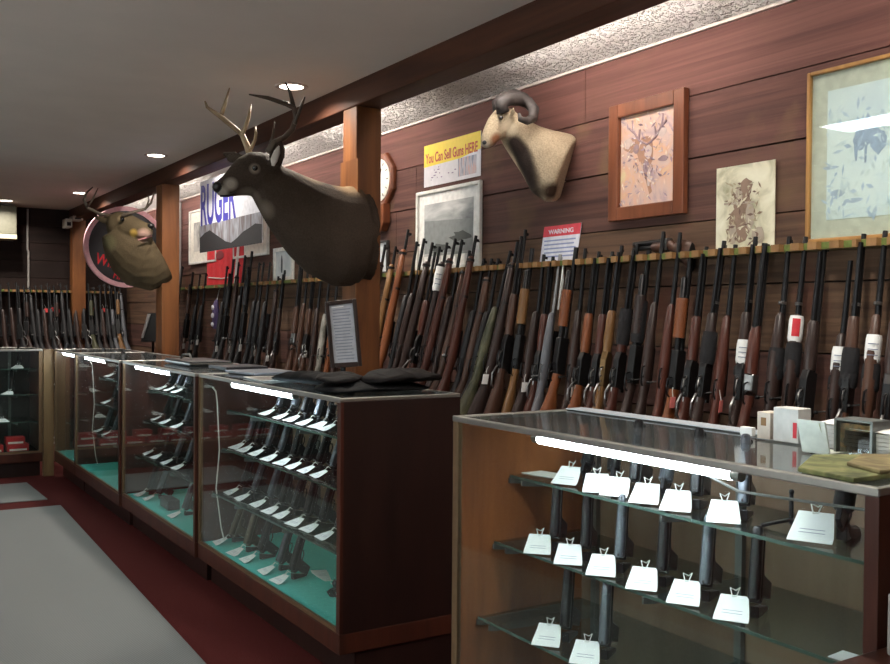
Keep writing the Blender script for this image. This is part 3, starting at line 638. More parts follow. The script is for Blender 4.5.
# (kind, muzzle column, muzzle row, wood, extras)
main = [('military', 383, 244, 'dark', {}), ('military', 394, 246, 'tan', {'tag': .343}), ('military', 406, 229, 'orange', {}), ('bolt', 415, 241, 'black', {}), ('bolt', 422, 238, 'dark', {}), ('military', 430, 242, 'dark', {}),
        ('lever', 437, 246, 'red', {}), ('military', 445, 242, 'dark', {'paper': (267, 291, 0)}), ('military', 453, 238, 'red', {}), ('bolt', 460, 239, 'dark', {}), ('military', 467, 250, 'brown', {}), ('military', 474, 235, 'red', {'wide': 1}),
        ('bolt', 482, 258, 'black', {}), ('military', 489, 258, 'brown', {}), ('scoped', 496, 258, 'black', {}), ('scoped', 508, 250, 'camo', {'camo': 1}), ('military', 515, 241, 'dark', {'tag': .34}), ('lever', 523, 229, 'brown', {}), ('pump', 531, 248, 'tan', {}),
        ('bolt', 541.5, 254, 'dark', {'tag': .34}), ('lever', 551, 256, 'red', {}), ('scoped', 559, 254, 'grey', {'steel': 1, 'loop': 1}), ('pump', 574, 247, 'orange', {}), ('bolt', 584, 248, 'dark', {'tag': .34}), ('lever', 596, 251, 'orange', {}), ('lever', 610, 251, 'red', {}),
        ('lever', 620, 245, 'tan', {'brass': 1}), ('lever', 635, 243, 'red', {'sleeve': (309, 345)}), ('pump', 647, 250, 'dark', {'sleeve': (301, 343)}), ('bolt', 662, 231, 'dark', {}), ('bolt', 679, 232, 'red', {}), ('pump', 689, 252, 'orange', {'tagp': 1}), ('lever', 704, 246, 'red', {}),
        ('lever', 722, 240, 'dark', {'sleeve': (332, 364), 'ring': 1}), ('bolt', 734, 244, 'red', {'tagp': 1}), ('lever', 754, 236, 'dark', {'paper': (340, 364, 0), 'sleeve': (366, 376), 'ring': 1}), ('double', 766, 244, 'red', {}), ('bolt', 787, 236, 'dark', {'sleeve': (348, 380), 'ring': 1}),
        ('bolt', 805, 236, 'dark', {'paper': (316, 342, 1), 'sleeve': (343, 377), 'ring': 1}), ('lever', 822, 243, 'dark', {}), ('bolt', 849, 260, 'dark', {'paper': (347, 374, 0), 'sleeve': (376, 392)}), ('lever', 862, 233, 'brown', {'sleeve': (348, 388), 'ring': 1}), ('bolt', 884, 230, 'brown', {'paper': (335, 363, 0), 'sleeve': (364, 392), 'ring': 1}), ('lever', 903, 236, 'dark', {})]
for i, (kd, mx, my, wd, ex) in enumerate(main):
    p = onX(mx, my, XR+.02); Zt = p.z; lean = (.20 if mx < 520 else .13) if 'camo' not in ex else .24
    b = V((p.x-lean*(Zt-ZB)+R.uniform(-.015, .015), p.y+R.uniform(-.012, .012), ZB+.013))
    exn = ' with white paper tag' if 'paper' in ex else ' with black sleeve' if 'sleeve' in ex else ''
    lb = '%s %s%s, %s from left in right-hand gun rack' % (CWN[wd], KN[kd][1], exn, ordw(i))
    ua = math.radians(193+R.uniform(-14, 14)-(12 if mx < 520 else 0)); o, s = place_gun(kd, wd, p, b, (math.cos(ua), math.sin(ua), 0), lb, 'long guns in the rack right of the near post', i, 'steel' if 'steel' in ex else 'brass' if 'brass' in ex else None)
    if 'sleeve' in ex: wrap(o, *ex['sleeve'], 'black_sleeve', m_blackcl)
    if 'paper' in ex: papertag(o, ex['paper'][0], ex['paper'][1], ex['paper'][2])
    if 'tag' in ex: hangtag(o, ex['tag'])
    if 'tagp' in ex: hangtag(o, .36, mat('pink_tag', (232, 130, 124), .7))
    if 'ring' in ex:
        q = G().loft([((0, -.008, .80), .019, .0125), ((0, -.008, .812), .019, .0125)], (1, 0, 0), 12).done('muzzle_band', m_steelg, None, smooth=True); q.parent = o
    if 'loop' in ex:
        q = G().tube([(-.03, 0, .78), (-.035, .012, .95), (-.03, .005, 1.03), (-.032, -.012, .95), (-.03, 0, .78)], .004, 6).done('sling_strap', m_string, None, smooth=True); q.parent = o
mid_g = [('bolt', 181, 266, 'black', {}), ('pump', 192, 272, 'brown', {'tag': .34}), ('bolt', 199, 274, 'black', {'tag': .344}), ('bolt', 205, 273, 'black', {'tag': .4}), ('scoped', 226, 266, 'black', {'tag': .34}), ('pump', 232.5, 259, 'black', {}), ('military', 238, 262, 'dark', {'tag': .34}),
         ('bolt', 244, 255, 'black', {}), ('pump', 251, 251, 'black', {'tag': .34}), ('bolt', 258, 262, 'black', {}), ('bolt', 263, 262, 'black', {'tag': .34}), ('scoped', 269, 262, 'black', {}), ('military', 277, 276, 'dark', {'tag': .34}), ('lever', 284, 270, 'dark', {}), ('double', 302, 258, 'brown', {}), ('bolt', 308, 262, 'brown', {}),
         ('lever', 314, 268, 'brown', {'tag': .4}), ('bolt', 321, 268, 'dark', {}), ('scoped', 329, 275, 'white', {}), ('bolt', 337, 272, 'orange', {}), ('bolt', 346, 268, 'dark', {})]
for i, (kd, mx, my, wd, ex) in enumerate(mid_g):
    p = onX(mx, my, XR+.02)
    b = V((p.x-.10*(p.z-ZB), p.y+R.uniform(-.02, .02), ZB+.013))
    ua = math.radians(215+R.uniform(-14, 14)); o, s = place_gun(kd, wd, p, b, (math.cos(ua), math.sin(ua), 0), '%s %s, %s from left in rack between the two posts' % (CWN[wd], KN[kd][1], ordw(i)), 'long guns in the rack between the two posts', i)
    if 'tag' in ex: hangtag(o, ex['tag'])
farx = [2, 10, 18, 25, 31, 37, 43, 49, 55, 62, 68, 74, 82, 89, 95, 101, 106, 111, 116, 121]
farc = ['dark', 'dark', 'black', 'dark', 'black', 'black', 'dark', 'black', 'dark', 'black', 'black', 'dark', 'black', 'camo', 'black', 'dark', 'black', 'grey', 'tan', 'grey']
YR = YF-.115
for i, (mx, wd) in enumerate(zip(farx, farc)):
    p = onY(mx, 284+R.uniform(-2, 3), YR+.012); kd = ('bolt', 'scoped', 'lever', 'pump', 'military')[i % 5]
    b = V((p.x+R.uniform(-.01, .01), p.y-.24*(p.z-ZB), ZB+.013))
    o, s = place_gun(kd, wd, p, b, (1, -.4, 0), '%s %s, %s from left in the far wall rack' % (CWN[wd], KN[kd][1], ordw(i)), 'long guns in the far wall rack', i)
    if i in (6, 7, 8, 13, 15): hangtag(o, .78, mat('red_tag', (190, 50, 52), .7), .0)
# racks
m_rail = wood('rack_rail', (138, 120, 78), (104, 88, 54), 'Y', 8, 6, .6); m_tooth = wood('rack_tooth', (156, 118, 74), (120, 86, 52), 'Z', 12, 4, .6); m_gfelt = mat('rack_green_felt', (92, 104, 48), .95, 0, .2, 80)
def rack(a0, a1, far, label, muz):
    def P(d, l): return (l, d) if far else (d, l)
    W = YF-.006 if far else WX; f0 = YR+.022 if far else XR+.022
    cx, cy = P(W, (a0+a1)/2); o = empty('gun_rack', (cx, cy, 0), label, 'gun rack', 'gun racks on the walls')
    bx = (lambda g, d0, d1, l0, l1, z0, z1: g.box(l0, l1, d0, d1, z0, z1)) if far else (lambda g, d0, d1, l0, l1, z0, z1: g.box(d0, d1, l0, l1, z0, z1))
    bx(G(), f0, W, a0, a1, 1.635, 1.662).done('rail', m_rail, o, bevel=.003)
    bx(G(), f0-.004, f0, a0, a1, 1.638, 1.660).done('felt_lining', m_gfelt, o)
    muz = sorted(muz); g = G(); n = 0
    for a, b in zip(muz, muz[1:]):
        if b-a > .045:
            c = (a+b)/2; w = min(.018, (b-a-.03)/2); bx(G(), f0-.030, f0-.004, c-w, c+w, 1.636, 1.661).done('divider', m_tooth, o)
    bx(G(), W-.36, W, a0, a1, ZB-.03, ZB).done('butt_shelf', m_casedk, o)
    g = G(); k = int((a1-a0)/1.2)+1
    for i in range(k+1):
        l = a0+.02+(a1-a0-.04)*i/k; bx(g, W-.34, W, l-.012, l+.012, 0, ZB-.03)
    g.done('shelf_support', m_casedk, o)
YSP = colY(378.5, XR, 1.65)
rack(YSP+.01, 9.5, False, 'pale wooden gun rack rail on the wall between the two posts', [onX(q[1], q[2], XR).y for q in mid_g])
rack(.9, YSP, False, 'pale wooden gun rack rail with green felt right of near post', [onX(q[1], q[2], XR).y for q in main])
rack(-.6, 2.5, True, 'thin gun rack rail across the far wall', [onY(q, 286, YR).x for q in farx])
# rifle lying on top of the rack
p0, p1 = onX(692, 243, 2.84), onX(634, 250, 2.84)
o, s = place_gun('double', 'brown', V((2.84, p1.y, 1.70)), V((2.84, p0.y, 1.70)), (0, 0, -1), 'short brown gun lying flat along the top of rack under framed painting', 'long guns lying on the rack', 99)
for q in list(PR.items())+list(GP.items()):
    for ch in list(q[1].children_recursive): bpy.data.objects.remove(ch)
    bpy.data.objects.remove(q[1])
# ------------------------------------------------------------------ trophies
def trophy(base, fm, label, secs, headsecs, side, extra, eye, nose, horns, hornm, ears=(), vox=.009, cat='trophy head'):
    o = empty('mounted_animal_head', base, label, cat, 'mounted animal heads')
    g = G(); g.loft(secs, side, 20); g.loft(headsecs, side, 18)
    for e in ears: g.loft(e, V((.3, .9, .2)), 10)
    for (c, r) in extra: g.ball(c, r, 16, 12)
    g.done('head_and_neck', fm, o, remesh=vox)
    for c, r in eye: G().ball(c, r, 14, 10).done('eye', mat('glass_eye', (12, 9, 8), .08, coat=1), o, smooth='all')
    for c, r, sc in nose: G().ball(c, r, 12, 8, sc).done('nose', mat('nose_black', (18, 16, 16), .35), o, smooth='all')
    for h in horns:
        g = G()
        for pts, rr in h: g.tube(pts, rr, 9)
        g.done('horn' if 'ram' in label else 'antler', hornm, o, smooth='all')
    return o
def pxs(lst, Y): return [onY(x, y, Y) for x, y in lst]
# near deer
YD = 4.46; S_ = .00492
def sec(x, y, h, w, Y=YD, s=S_): return (onY(x, y, Y), h*s, w)
bodyd = [(V((2.219, YD, onY(371, 238, YD).z)), .225, .165), (onY(366, 238, YD), .24, .18), sec(356, 237, 52, .19), sec(342, 236, 54, .19), sec(326, 230, 50, .17), sec(311, 220, 44, .145), sec(298, 210, 38, .12), sec(285, 199, 32, .10), sec(273, 188, 26, .085), sec(263, 180, 20, .075)]
headd = [sec(281, 171, 7, .04), sec(275, 172, 16, .065), sec(265, 173, 21, .078), sec(255, 174, 22.5, .078), sec(246, 177, 20, .066), sec(238, 181, 16, .052), sec(230, 185, 12, .043), sec(223, 188, 9.5, .038), sec(218, 189, 7.5, .030), sec(216, 189.5, 4, .018)]
hy = YD-.075
neard_p = [(onY(231, 184, YD-.05), .035, (150, 140, 128)), (onY(222, 193, YD-.03), .035, (150, 142, 130)), (onY(255, 168, YD-.08), .028, (140, 128, 114)), (onY(248, 201, YD-.04), .06, (128, 118, 106)), (onY(262, 212, YD-.06), .06, (112, 102, 90)), (onY(350, 186, YD-.05), .09, (120, 98, 72)), (onY(310, 181, YD), .07, (100, 84, 64)), (onY(243, 158, YD), .03, (120, 112, 100))]
base = V((2.218, YD, 2.0))
fm = fur('deer_fur', (62, 51, 42), [(p-base, r, c) for p, r, c in neard_p])
earn = [(onY(276, 172, YD-.05), .016, .012), (onY(276, 163, YD-.09), .036, .013), (onY(277, 154, YD-.10), .045, .013), (onY(279, 146, YD-.11), .034, .011), (onY(281, 140, YD-.115), .010, .006)]
earf = [(onY(247, 158, YD+.05), .012, .010), (onY(240, 159, YD+.09), .032, .012), (onY(231, 157, YD+.13), .032, .012), (onY(222, 153, YD+.16), .008, .007)]
YA, YB = YD+.10, YD-.10
an1 = [(pxs([(250, 156), (248, 148), (242, 134), (232, 126), (223.5, 119), (214, 112), (207, 107), (205, 101)], YA), [.017, .017, .014, .013, .013, .010, .008, .004]),
       (pxs([(242, 134), (246, 126), (249, 116), (251, 104)], YA-.01), [.012, .010, .008, .003]), (pxs([(221, 116), (225, 104), (229.5, 88)], YA+.02), [.011, .009, .003]), (pxs([(251, 149), (255, 140), (256, 133), (255, 126)], YA-.03), [.010, .008, .007, .003])]
an2 = [(pxs([(268, 152), (274, 143), (284, 138), (292, 130), (296, 118), (294, 108), (286, 104), (268, 98), (249, 94.5)], YB), [.017, .016, .014, .014, .014, .013, .012, .010, .003]),
       (pxs([(294, 108), (290, 92), (285, 82)], YB), [.011, .008, .003]), (pxs([(295, 124), (300, 110), (303, 102), (305, 97)], YB-.03), [.010, .008, .006, .003]), (pxs([(270, 145), (273, 136), (274.5, 121)], YB+.03), [.009, .008, .003])]
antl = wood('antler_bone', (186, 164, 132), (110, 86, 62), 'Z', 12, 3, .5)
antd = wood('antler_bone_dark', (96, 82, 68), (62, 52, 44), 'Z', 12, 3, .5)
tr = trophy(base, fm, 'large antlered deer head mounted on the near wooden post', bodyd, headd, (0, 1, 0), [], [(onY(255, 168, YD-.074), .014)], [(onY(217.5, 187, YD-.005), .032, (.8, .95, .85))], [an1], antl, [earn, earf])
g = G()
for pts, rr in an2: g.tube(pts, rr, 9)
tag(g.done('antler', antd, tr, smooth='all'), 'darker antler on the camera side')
G().loft([(onY(273, 166, YD-.105), .006, .003), (onY(274, 160, YD-.112), .018, .004), (onY(277, 152, YD-.118), .016, .004), (onY(279, 146, YD-.122), .004, .003)], (.3, .9, .2), 8).done('inner_ear', mat('ear_white', (196, 188, 178), .9), tr, smooth='all')
G().tube(pxs([(220, 196), (228, 196), (236, 192)], YD-.046), [.004, .006, .003], 7).done('mouth', MAT['nose_black'], tr, smooth=True)
G().box(2.214, 2.224, YD-.1, YD+.1, 1.75, 2.2).done('mounting_board', m_post, tr)
# far deer, head turned back towards the room
Y2 = sum(POSTS[1])/2
def s2(x, y, h, w, Y=Y2): return (onY(x, y, Y), h*.0086, w)
b2 = [(V((2.219, Y2, onY(160, 256, Y2).z)), .235, .13), s2(156, 257, 29, .15), s2(149, 259, 31, .16), s2(140, 257, 30, .16), s2(131, 251, 26, .15), s2(123, 243, 21, .13), s2(118, 236, 17, .10), s2(114, 230, 13, .08)]
h2 = [s2(107, 226, 5, .04), s2(110, 226, 10, .065), s2(117, 225, 13, .08), s2(126, 226, 12.5, .075, Y2-.06), s2(135, 228, 10, .055, Y2-.12), s2(143, 230, 8, .045, Y2-.17), s2(149, 231, 7, .04, Y2-.2), s2(152, 231, 4, .025, Y2-.22)]
base = V((2.218, Y2, 1.9))
fm = fur('far_deer_fur', (78, 66, 48), [(onY(144, 236, Y2-.20)-base, .06, (188, 152, 138)), (onY(134, 233, Y2-.16)-base, .035, (176, 142, 70)), (onY(122, 219, Y2-.09)-base, .035, (130, 112, 84)), (onY(108, 243, Y2-.05)-base, .07, (98, 92, 66))])
an = [[(pxs([(112, 216), (100, 214), (88, 208), (84, 200), (86, 193), (93, 187)], Y2+.02), [.016, .014, .013, .012, .010, .004]), (pxs([(88, 206), (93, 199), (98, 188)], Y2), [.010, .008, .003])],
      [(pxs([(122, 216), (134, 212), (145, 209), (151, 203), (154, 193)], Y2-.12), [.016, .013, .011, .009, .004]), (pxs([(146, 208), (149, 200), (148, 195)], Y2-.13), [.008, .006, .003])]]
tr = trophy(base, fm, 'smaller deer head on the second post, turned towards the right', b2, h2, (.5, .86, 0), [], [(onY(122.5, 219.5, Y2-.13), .017)], [(onY(151, 226, Y2-.22), .03, (1, 1, .8))], an, antd,
            [[(onY(110, 222, Y2), .012, .01), (onY(103, 220, Y2+.03), .030, .012), (onY(97, 217, Y2+.05), .024, .011), (onY(93, 216, Y2+.06), .006, .006)]])
G().tube(pxs([(152, 236), (146, 238), (138, 240)], Y2-.2), [.004, .006, .004], 7).done('mouth', mat('mouth_pink', (170, 110, 108), .5), tr, smooth=True)
# ram
YM = 3.60
def s3(x, y, h, w, Y=YM): return (onY(x, y, Y), h*.00470, w)
br = [(V((WX, 3.50, onX(566, 171, WX).z)), .16, .12), s3(562, 169, 38, .135, 3.52), s3(551, 163, 36, .14, 3.55), s3(538, 152, 27, .12, 3.57), s3(526, 143, 21.5, .095), s3(516, 133, 17.5, .078), s3(509, 125, 14.5, .066)]
hr = [s3(515, 119, 5, .04), s3(510, 119, 11, .055), s3(503, 121, 13.5, .06), s3(497, 127, 12, .052), s3(492, 134, 10, .042), s3(488, 140, 8, .035), s3(485.5, 144.5, 5.5, .026), s3(484.5, 147, 3, .018)]
base = V((WX, 3.52, 2.1)); dk = (52, 42, 38)
fm = fur('ram_fur', (182, 164, 138), [(onY(514+28*k/8, 144+43*k/8, YM-.05)-base, .045+.025*k/8, dk) for k in range(9)]+[ (onY(552, 192, 3.47)-base, .05, (70, 52, 40)), (onY(568, 194, 3.45)-base, .05, (170, 124, 80)), (onY(497, 140, YM-.04)-base, .032, (150, 100, 72)), (onY(486, 147, YM-.02)-base, .022, (196, 186, 172)), (onY(510, 128, YM-.06)-base, .04, (214, 198, 170))])
hn = [[(pxs([(503, 113), (501, 104), (508, 99), (519, 99), (529, 103)], YM-.05)+pxs([(534, 110), (533, 118)], YM-.10)+pxs([(527, 121), (520, 119), (519, 113)], YM-.13), [.030, .033, .033, .031, .028, .026, .022, .018, .013, .006])],
      [(pxs([(499, 112), (498, 104), (504, 98), (514, 95)], YM+.05)+pxs([(524, 98), (530, 104)], YM+.11), [.030, .032, .032, .030, .026, .018])]]
trophy(base, fm, 'pale ram head with curled grey horns mounted on the board wall', br, hr, (0, 1, 0), [], [(onY(501, 118, YM-.062), .010)], [(onY(484.5, 142.5, YM-.012), .010, (1, 1.2, 1))], hn, wood('horn_grey', (74, 68, 66), (44, 40, 40), 'X', 60, 2, .6, .6),
       [[(onY(511, 117, YM-.06), .008, .008), (onY(513, 112, YM-.08), .014, .008), (onY(513, 106, YM-.10), .004, .004)]], vox=.007)
# ------------------------------------------------------------------ things on the walls
XD, ZD = (0, -1, 0), (0, 0, 1)
def wallrect(ya, yb, za, zb, x, t): return G().box(x-t, x, yb, ya, za, zb)      # ya > yb (left > right)
def framed(name, label, cat, ya, yb, za, zb, fw, fm_, inner, matw=0, matm=None, x=None, glassed=False, ft=.022, lean=0):
    x = x or WX; o = empty(name, (x, (ya+yb)/2, za), label, cat)
    if fw:
        g = G(); g.box(x-ft, x, ya-fw, ya, za, zb); g.box(x-ft, x, yb, yb+fw, za, zb); g.box(x-ft, x, yb+fw, ya-fw, za, za+fw); g.box(x-ft, x, yb+fw, ya-fw, zb-fw, zb); g.done('frame', fm_, o, bevel=min(.004, fw*.3))
    if matw: G().box(x-.006, x-.002, yb+fw, ya-fw, za+fw, zb-fw).done('mount_board', matm, o)
    w = fw+matw; pic = G().box(x-.008, x-.004, yb+w, ya-w, za+w, zb-w).done('picture', inner, o)
    if glassed: G().box(x-.014, x-.011, yb+fw*.9, ya-fw*.9, za+fw*.9, zb-fw*.9).done('picture_glass', glass('picture_pane', gl=.10, haze=.01), o)
    if lean: o.rotation_euler = (0, lean, 0)
    return o, pic
def fig(parent, polys, x, m, name='painted_figure'):
    for i, pl in enumerate(polys): G().prism([(x-.0001*i, a, b) for a, b in pl], (-.0005, 0, 0)).done(name, m, parent)
def strokes(parent, ya, yb, za, zb, x, n, cols, seed, ln=.014):
    # brushwork of the print: one layer of small paint marks
    q = random.Random(seed); g = G()
    for k in range(n):
        cy_, cz_ = q.uniform(ya, yb), q.uniform(za, zb); a = q.uniform(0, 3.14); l, w = q.uniform(.5, 1.3)*ln, q.uniform(.15, .4)*ln
        u, v = (math.cos(a)*l, math.sin(a)*l), (-math.sin(a)*w, math.cos(a)*w); g.m = q.randrange(len(cols))
        g.prism([(x-.00001*k, cy_+u[0], cz_+u[1]), (x-.00001*k, cy_+v[0], cz_+v[1]), (x-.00001*k, cy_-u[0], cz_-u[1]), (x-.00001*k, cy_-v[0], cz_-v[1])], (-.0003, 0, 0))
    return g.done('brushwork', [mat('paint_%d_%d_%d' % c, c, .7) for c in cols], parent)
def blob(cy, cz, ry, rz, n=12, jit=.15, seed=1):
    q = random.Random(seed); return [(cy+ry*math.cos(2*math.pi*k/n)*(1+q.uniform(-jit, jit)), cz+rz*math.sin(2*math.pi*k/n)*(1+q.uniform(-jit, jit))) for k in range(n)]
m_fr = wood('frame_red_oak', (134, 80, 54), (96, 54, 36), 'Z', 8, 6, .35); m_frt = wood('frame_thin_oak', (176, 132, 74), (140, 98, 52), 'Z', 8, 6, .4)
p = picture('deer_painting_wash', [(.3, (176, 150, 158)), (.45, (214, 184, 172)), (.58, (224, 178, 148)), (.72, (226, 204, 160))], 7, 1.2)
o, pic = framed('framed_painting', 'painting of antlered deer in a wide red-brown wooden frame', 'picture', 3.185, 2.74, 1.82, 2.325, .058, m_fr, p, ft=.03)
mdk = mat('paint_mauve', (158, 132, 136), .7); mlt = mat('paint_pale', (206, 184, 176), .7); mbr = mat('paint_brown', (178, 134, 110), .7)
X0 = WX-.0082
fig(pic, [blob(2.975, 2.10, .045, .07, seed=2), [(2.99, 2.03), (2.96, 2.03), (2.935, 1.93), (2.95, 1.92)], blob(3.06, 2.14, .05, .03, seed=5)], X0, mbr)
strokes(pic, 2.80, 3.12, 1.89, 2.27, X0-.0030, 150, [(206, 176, 176), (226, 196, 176), (170, 146, 156), (216, 178, 150), (232, 214, 196)], 3)
strokes(pic, 2.87, 3.07, 1.98, 2.22, X0-.0036, 60, [(146, 122, 132), (120, 98, 108), (214, 200, 200), (180, 146, 130)], 4)
g = G()
for sgn in (1, -1):
    for pts in ([(0, 2.13), (.05, 2.155), (.085, 2.20), (.09, 2.245)], [(.05, 2.155), (.045, 2.20)], [(.08, 2.19), (.11, 2.215)]): g.tube([(X0-.001, 2.965+sgn*a, b) for a, b in pts], .005, 5)
g.done('painted_antlers', mdk, pic)
fig(pic, [blob(2.96, 2.10, .022, .03, seed=3), blob(3.08, 2.15, .03, .022, seed=9), blob(2.88, 2.17, .03, .02, seed=8), blob(2.955, 2.0, .010, .05, seed=4)], X0-.0008, mlt)
fig(pic, [blob(2.97, 2.04, .016, .03, seed=6), blob(2.87, 2.06, .03, .012, seed=7), blob(3.03, 2.12, .018, .02, seed=12)], X0-.0016, mdk)
p = picture('soldier_print_wash', [(.3, (150, 146, 116)), (.5, (214, 208, 182)), (.7, (232, 228, 206))], 8, .8)
o, pic = framed('unframed_print', 'unframed print of a rider on a horse standing on the rack', 'picture', 2.585, 2.31, 1.665, 1.98, 0, None, p)
mfd = mat('print_brown', (134, 110, 94), .7); mfl = mat('print_grey', (168, 154, 138), .7)
fig(pic, [blob(2.44, 1.90, .028, .026, seed=1), blob(2.46, 1.84, .04, .06, seed=2), blob(2.47, 1.76, .055, .07, seed=3)], WX-.0082, mfd)
fig(pic, [blob(2.475, 1.86, .02, .035, seed=4), blob(2.42, 1.78, .02, .05, seed=5), blob(2.50, 1.72, .02, .04, seed=6), [(2.545, 1.835), (2.40, 1.83), (2.40, 1.838), (2.545, 1.843)], blob(2.38, 1.71, .03, .03, seed=11)], WX-.0095, mfl)
strokes(pic, 2.37, 2.53, 1.68, 1.92, WX-.0105, 120, [(126, 104, 86), (166, 152, 126), (208, 200, 174), (104, 80, 70), (186, 176, 150)], 5)
p = picture('snow_print', [(.3, (226, 230, 240)), (.5, (244, 246, 250)), (.72, (252, 252, 252))], 4, .7)
o, pic = framed('framed_print', 'large pale winter print in thin wooden frame at the right edge', 'picture', 2.17, 1.30, 1.665, 2.26, .014, m_frt, p, .062, mat('mount_greige', (224, 216, 202), .8), glassed=True)
fig(pic, [blob(1.97, 2.00, .022, .04, seed=2), blob(1.94, 2.03, .018, .05, seed=3), blob(1.90, 1.99, .03, .045, seed=5), [(1.99, 1.98), (1.985, 1.93), (1.978, 1.93), (1.975, 1.98)], [(1.95, 1.98), (1.95, 1.92), (1.943, 1.92), (1.94, 1.98)]], WX-.0082, mat('print_blue', (176, 186, 212), .7), 'painted_horses')
fig(pic, [blob(2.05, 1.83, .03, .012, seed=7), blob(1.99, 1.80, .04, .008, seed=8), blob(2.08, 1.92, .03, .006, seed=10)], WX-.0082, mat('print_paleblue', (196, 204, 224), .7), 'painted_tracks')
strokes(pic, 1.84, 2.10, 1.74, 2.14, WX-.0094, 110, [(214, 222, 238), (230, 234, 240), (198, 208, 230), (240, 242, 244)], 6, .02)
# yellow poster
o = empty('poster', (WX, 4.5, 2.15), 'yellow and white poster with red lettering above the white frame', 'poster')
m_yel = mat('poster_yellow', (244, 214, 62), .6, 0, .04); m_rd = mat('poster_red', (196, 84, 48), .6)
G().box(WX-.003, WX, 4.22, 4.805, 2.15, 2.39).done('sheet', mat('poster_white', (232, 228, 232), .6, 0, .05), o)
G().prism([(WX-.0032, a, b) for a, b in ((4.805, 2.39), (4.22, 2.39), (4.22, 2.295), (4.42, 2.27), (4.805, 2.265))], (-.0006, 0, 0)).done('yellow_field', m_yel, o)
text('You Can Sell Guns HERE', .05, o, (WX-.0042, 4.785, 2.285), XD, ZD, m_rd, width=.54, height=.058, bold=True)
g = G(); g.box(WX-.0036, WX-.003, 4.26, 4.44, 2.17, 2.27); g.done('printed_photo', picture('gunrow', [(.35, (120, 130, 150)), (.5, (200, 196, 206)), (.65, (214, 170, 160))], 30, .3, st=(1, 3, .4)), o)
g = G()
for i in range(14): a = 4.78-.31*R.random(); b = 2.165+.09*R.random(); g.box(WX-.0034, WX-.003, a-.02*R.random()-.004, a, b, b+.006)
g.done('small_print', mat('poster_print', (150, 130, 160), .7), o)
# white framed landscape
p = picture('grey_landscape', [(.35, (110, 114, 116)), (.5, (160, 162, 162)), (.65, (206, 206, 204))], 5, .5, st=(1, .6, 2))
o, pic = framed('framed_landscape', 'white framed grey landscape picture standing on rack under yellow poster', 'picture', 4.87, 4.20, 1.665, 2.125, .02, mat('frame_white', (226, 224, 218), .5), p, .06, mat('mount_white', (232, 230, 226), .8))
fig(pic, [[(4.78, 1.95), (4.28, 1.93), (4.28, 1.76), (4.78, 1.76)]], WX-.0082, mat('landscape_dark', (128, 132, 132), .8), 'painted_hillside')
fig(pic, [blob(4.40, 1.84, .09, .03, 14, .4, 2), blob(4.62, 1.79, .12, .02, 14, .4, 4)], WX-.009, mat('landscape_trees', (70, 74, 72), .8), 'painted_trees')
# warning sign
o = empty('warning_sign', (WX, 3.55, 1.665), 'red and white paper warning sign leaning behind the rack rail', 'sign')
ws = [(3.70, 1.665), (3.425, 1.665), (3.39, 1.835), (3.665, 1.835)]
G().prism([(WX-.004, a, b) for a, b in ws], (.003, 0, 0)).done('sheet', mat('sign_white', (228, 228, 238), .6), o)
G().prism([(WX-.0046, a, b) for a, b in ((3.675, 1.785), (3.40, 1.785), (3.39, 1.835), (3.665, 1.835))], (.0005, 0, 0)).done('red_band', mat('sign_red', (214, 64, 78), .6), o)
text('WARNING', .03, o, (WX-.0048, 3.63, 1.797), XD, ZD, MAT['sign_white'], width=.185, height=.022, bold=True)
g = G()
for i in range(5): g.box(WX-.0046, WX-.004, 3.43+.012*(i % 2), 3.665, 1.762-.019*i, 1.769-.019*i)
g.done('small_print', mat('sign_print', (150, 160, 200), .7), o)
# octagonal wall clock
cy, cz = onX(383.5, 181, WX)[1:3]; o = empty('wall_clock', (WX, cy, cz), 'octagonal wooden wall clock with pendulum box partly hidden by near post', 'clock')
oc = lambda r, x: [(x, cy+r*math.cos(math.pi/8+k*math.pi/4), cz+r*math.sin(math.pi/8+k*math.pi/4)) for k in range(8)]
G().rings([oc(.18, WX), oc(.18, WX-.022), oc(.165, WX-.032), oc(.135, WX-.028)], True).done('case', wood('clock_wood', (130, 76, 48), (92, 50, 32), 'Z', 8, 6, .35), o, bevel=.003)
G().prism([(WX-.0282, cy+.133*math.cos(a*math.pi/12), cz+.133*math.sin(a*math.pi/12)) for a in range(24)], (-.004, 0, 0)).done('dial', mat('clock_dial', (238, 232, 220), .4), o)
g = G()
for a, l in ((2.0, .075), (.6, .1)): g.tube([(WX-.034, cy, cz), (WX-.034, cy+l*math.cos(a), cz+l*math.sin(a))], .0035, 5)
for k in range(12): a = k*math.pi/6; g.tube([(WX-.0335, cy+.1*math.cos(a), cz+.1*math.sin(a)), (WX-.0335, cy+.117*math.cos(a), cz+.117*math.sin(a))], .003, 5)
g.done('hands', m_black, o)
G().prism([(WX, cy+a, cz+b) for a, b in ((-.09, -.15), (.09, -.15), (.09, -.27), (.05, -.32), (-.05, -.32), (-.09, -.27))], (-.05, 0, 0)).done('pendulum_box', MAT['clock_wood'], o, bevel=.004)
G().ball((WX-.053, cy-.02, cz-.235), .035, 14, 10, (.15, 1, 1)).done('pendulum', mat('brass_pendulum', (212, 180, 110), .25, .9), o, smooth='all')
